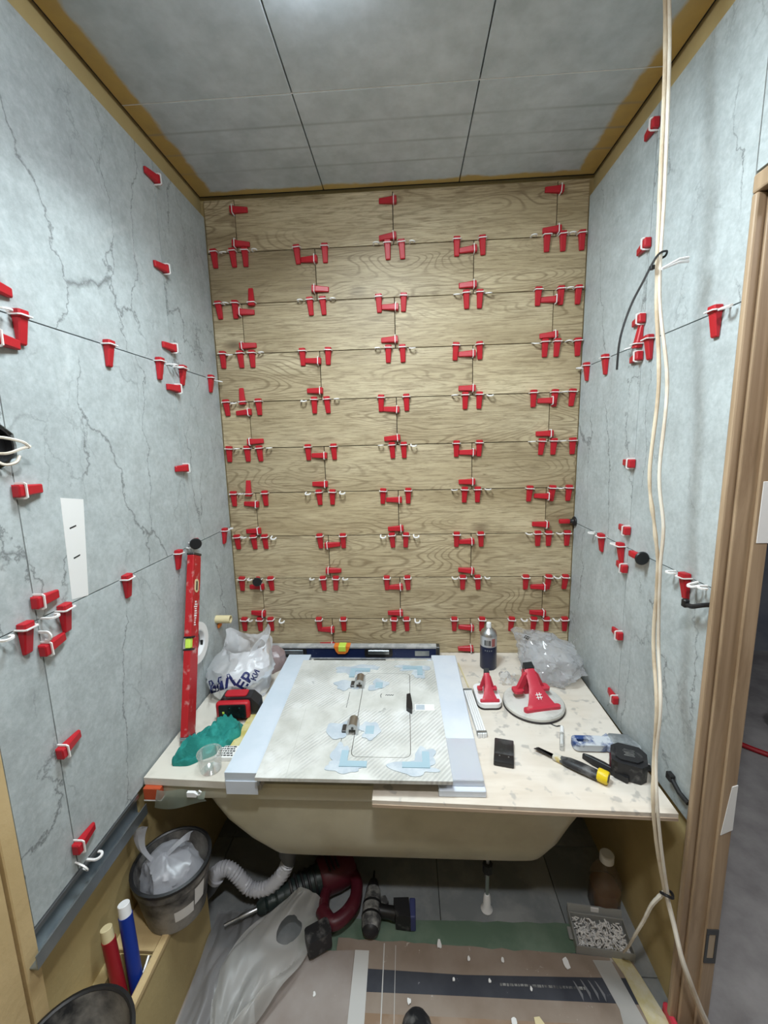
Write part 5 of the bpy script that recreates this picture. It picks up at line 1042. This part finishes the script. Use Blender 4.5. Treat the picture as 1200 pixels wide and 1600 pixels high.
ear = catmull([(0.075, -0.800, 0.430), (0.095, -0.785, 0.452), (0.125, -0.76, 0.470), (0.135, -0.745, 0.462)], 6)
MB().rings([[(q.x, q.y-.012, q.z-.006), (q.x, q.y, q.z+.005), (q.x, q.y+.014, q.z-.002)] for q in ear], False).build('tied_ear', M['bagd'], t, True)
t2 = bucket((0.105, -1.155, 0.2745), 0.107, 0.135, 'mortar_bucket', 'black mortar bucket at the bottom left corner of the picture')
mo = MB()
for i, (x, y) in enumerate(((0.12, -1.10), (0.14, -1.125), (0.10, -1.13))): mo.prism(blob(x, y, 0.016, 0.008, i+60, 8, .3), 0.279, 0.287)
mo.build('mortar_residue', M['paper'], t2)
def foam_tube(p0, p1, r, m, capm, label, name):
    p0, p1 = Vector(p0), Vector(p1); d = (p1-p0).normalized(); t = thing(name, label, 'cartridge', p0)
    MB().tube([p0, p1-d*.028], [r, r], 20).build('sleeve', m, t, True)
    MB().tube([p1-d*.030, p1-d*.026, p1-d*.001, p1], [r*.90, r*.90, r*.86, r*.80], 20).build('cap', capm, t, True)
    return t
foam_tube((0.086, -0.950, 0.215), (0.049, -0.912, 0.440), 0.0155, M['bluetube'], M['white'], 'blue cartridge with white cap standing in the ledge hole', 'blue_cartridge')
rt = foam_tube((0.058, -0.968, 0.215), (0.020, -0.940, 0.405), 0.0150, M['redtube'], M['cream'], 'red cartridge with cream cap standing in the ledge hole', 'red_cartridge')
tag(MB().tube([(0.090, -0.978, 0.23), (0.090, -0.905, 0.277)], 0.0055, 8).build('metal_rod', M['steel'], None, True, loc=(0.09, -0.94, 0.23)), 'short metal rod lying in the ledge hole beside blue cartridge', 'rod')

# ------------------------------------------------------------------ hanging cable
t = thing('hanging_cable', 'pair of cream cables hanging from the ceiling beside right wall', 'cable', (1.33, -0.66, ZC))
pc = [(1.318, -0.655, 2.475), (1.326, -0.660, 2.324), (1.317, -0.700, 2.056), (1.324, -0.700, 1.849), (1.331, -0.720, 1.653), (1.324, -0.730, 1.452), (1.334, -0.745, 1.330), (1.345, -0.75, 1.227), (1.352, -0.75, 1.051), (1.340, -0.80, 0.914), (1.340, -0.805, 0.780), (1.333, -0.832, 0.685), (1.348, -0.835, 0.562), (1.377, -0.833, 0.430)]
p_a = catmull([(x-0.003+0.002*sin(i*2.1), y, z) for i, (x, y, z) in enumerate(pc)], 10); p_b = catmull([(x+0.0035+(0.012 if 4 <= i <= 6 else 0.002*sin(i*1.7)), y-0.003, z) for i, (x, y, z) in enumerate(pc)], 10)
MB().tube(p_a, [0.0042+0.0010*noise.noise((i*.33, 1, 0))*(2.0 if 48 < i < 78 else 1) for i in range(len(p_a))], 8).build('cable', M['cable'], t, True)
MB().tube(p_b, [0.0040+0.0004*noise.noise((i*.4, 4, 0)) for i in range(len(p_b))], 8).build('cable', M['cablew'], t, True)
tl = catmull([(1.377, -0.832, 0.430), (1.360, -0.815, 0.370), (1.352, -0.80, 0.30), (1.343, -0.785, 0.235), (1.352, -0.745, 0.14), (1.36, -0.71, 0.07)], 8)
MB().tube(tl, [0.0055-0.003*i/len(tl)+0.001*noise.noise((i*.9, 0, 0)) for i in range(len(tl))], 7).build('bare_tail', M['cablew'], t, True)
MB().tube(catmull([(1.379, -0.832, 0.425), (1.392, -0.85, 0.36), (1.400, -0.875, 0.30), (1.420, -0.885, 0.24), (1.452, -0.885, 0.16), (1.482, -0.885, 0.09), (1.488, -0.90, 0.02)], 8), 0.0052, 7).build('cable_tail', M['cablew'], t, True)
MB().tube(catmull([(1.381, -0.830, 0.425), (1.398, -0.845, 0.35), (1.404, -0.87, 0.285), (1.432, -0.88, 0.20), (1.475, -0.88, 0.09), (1.482, -0.89, 0.02)], 8), 0.0042, 7).build('cable_tail', M['cable'], t, True)
MB().tube(catmull([(1.366, -0.832, 0.428), (1.372, -0.846, 0.436), (1.386, -0.846, 0.430), (1.392, -0.832, 0.428), (1.384, -0.820, 0.424)], 5), 0.0034, 7).build('tape_wrap', M['black'], t, True)
t = thing('cable_tie', 'long black cable tie looped around the hanging cables', 'cable tie', (1.33, -0.70, 1.92))
MB().tube(catmull([(1.322, -0.690, 1.924), (1.334, -0.698, 1.928), (1.331, -0.709, 1.934), (1.316, -0.710, 1.930), (1.306, -0.705, 1.914), (1.290, -0.70, 1.877), (1.266, -0.70, 1.825), (1.248, -0.70, 1.758), (1.245, -0.70, 1.690)], 6), 0.0024, 6).build('strap', M['black'], t, True)
MB().box(1.300, 1.309, -0.710, -0.700, 1.899, 1.908, 0.001, 1).build('head', M['black'], t)
t = thing('white_cable_tie', 'short white cable tie ends sticking out of the hanging cables', 'cable tie', (1.343, -0.71, 1.904))
for dz in (0.0, 0.006): MB().tube([(1.322, -0.711, 1.898), (1.358, -0.711, 1.910+dz), (1.381, -0.705, 1.913+dz*1.3)], 0.0028, 6).build('strap', M['white'], t, True)
# ------------------------------------------------------------------ black brackets at the right wall
t = thing('door_bracket', 'black metal bracket sticking out of right wall by the frame', 'bracket', (W, -0.78, 1.16))
MB().tube(catmull([(W+.006, -0.800, 1.160), (1.415, -0.803, 1.160), (1.402, -0.790, 1.152), (1.402, -0.772, 1.150)], 5), 0.0055, 8).build('arm', M['black'], t, True)
MB().box(1.394, 1.408, -0.776, -0.762, 1.142, 1.162, 0.003, 1).build('foot', M['black'], t)
t = thing('lower_door_bracket', 'black metal bracket low on right wall above the plywood corner', 'bracket', (W, -0.77, 0.66))
MB().tube([(1.428, -0.735, 0.665), (1.426, -0.775, 0.655), (1.430, -0.803, 0.652)], 0.006, 8).build('arm', M['black'], t, True)
MB().box(1.420, 1.434, -0.745, -0.725, 0.656, 0.676, 0.002, 1).build('foot', M['black'], t)
# shoe toe at the lower edge
t = thing('shoe', 'black shoe toe at the bottom edge of the picture', 'shoe', (0.76, -0.95, 0.009))
rs = []
for y, w_, h_ in ((-0.832, .012, .012), (-0.838, .024, .026), (-0.852, .036, .040), (-0.880, .045, .052), (-0.93, .048, .062), (-1.0, .044, .080), (-1.08, .038, .095), (-1.11, .034, .09)):
    rs.append([(0.762+w_*cos(radians(q)), y, 0.022+max(-.002, h_*sin(radians(q)))) for q in range(0, 360, 24)])
MB().rings(rs, True, True, True).build('upper', M['dustblack'], t, True)
rs = [[(0.762+w_*cos(radians(q)), -0.97+0.140*sin(radians(q)), z) for q in range(0, 360, 20)] for w_, z in ((.046, .0095), (.050, .012), (.050, .022))]
MB().rings(rs, True, True, True).build('sole', M['rubber'], t, True)
# ------------------------------------------------------------------ things in the hallway
t = thing('white_sack', 'white sack standing on the hallway floor beyond the doorway', 'sack', (2.75, 0.25, 0.015))
pr_ = [(0.08, 0.08, 0, 0, 0.0), (0.13, 0.12, 0, 0, 0.01), (0.15, 0.13, 0, 0, 0.10), (0.14, 0.12, 0, 0, 0.18), (0.10, 0.06, 0, 0, 0.25), (0.08, 0.03, 0, 0, 0.28)]
MB().rings(bag_loft((2.75, 0.25, 0.015), interp_prof(pr_, 14), 36, 0.02, 6, 44), True, True, True).build('body', M['paper'], t, True)
t = thing('red_hose', 'red hose end on the hallway floor beside the white sack', 'hose', (2.36, 0.12, 0.015))
MB().tube(catmull([(2.38, 0.22, 0.028), (2.43, 0.17, 0.028), (2.50, 0.12, 0.028), (2.60, 0.10, 0.028)], 6), 0.012, 8).build('hose', M['red'], t, True)
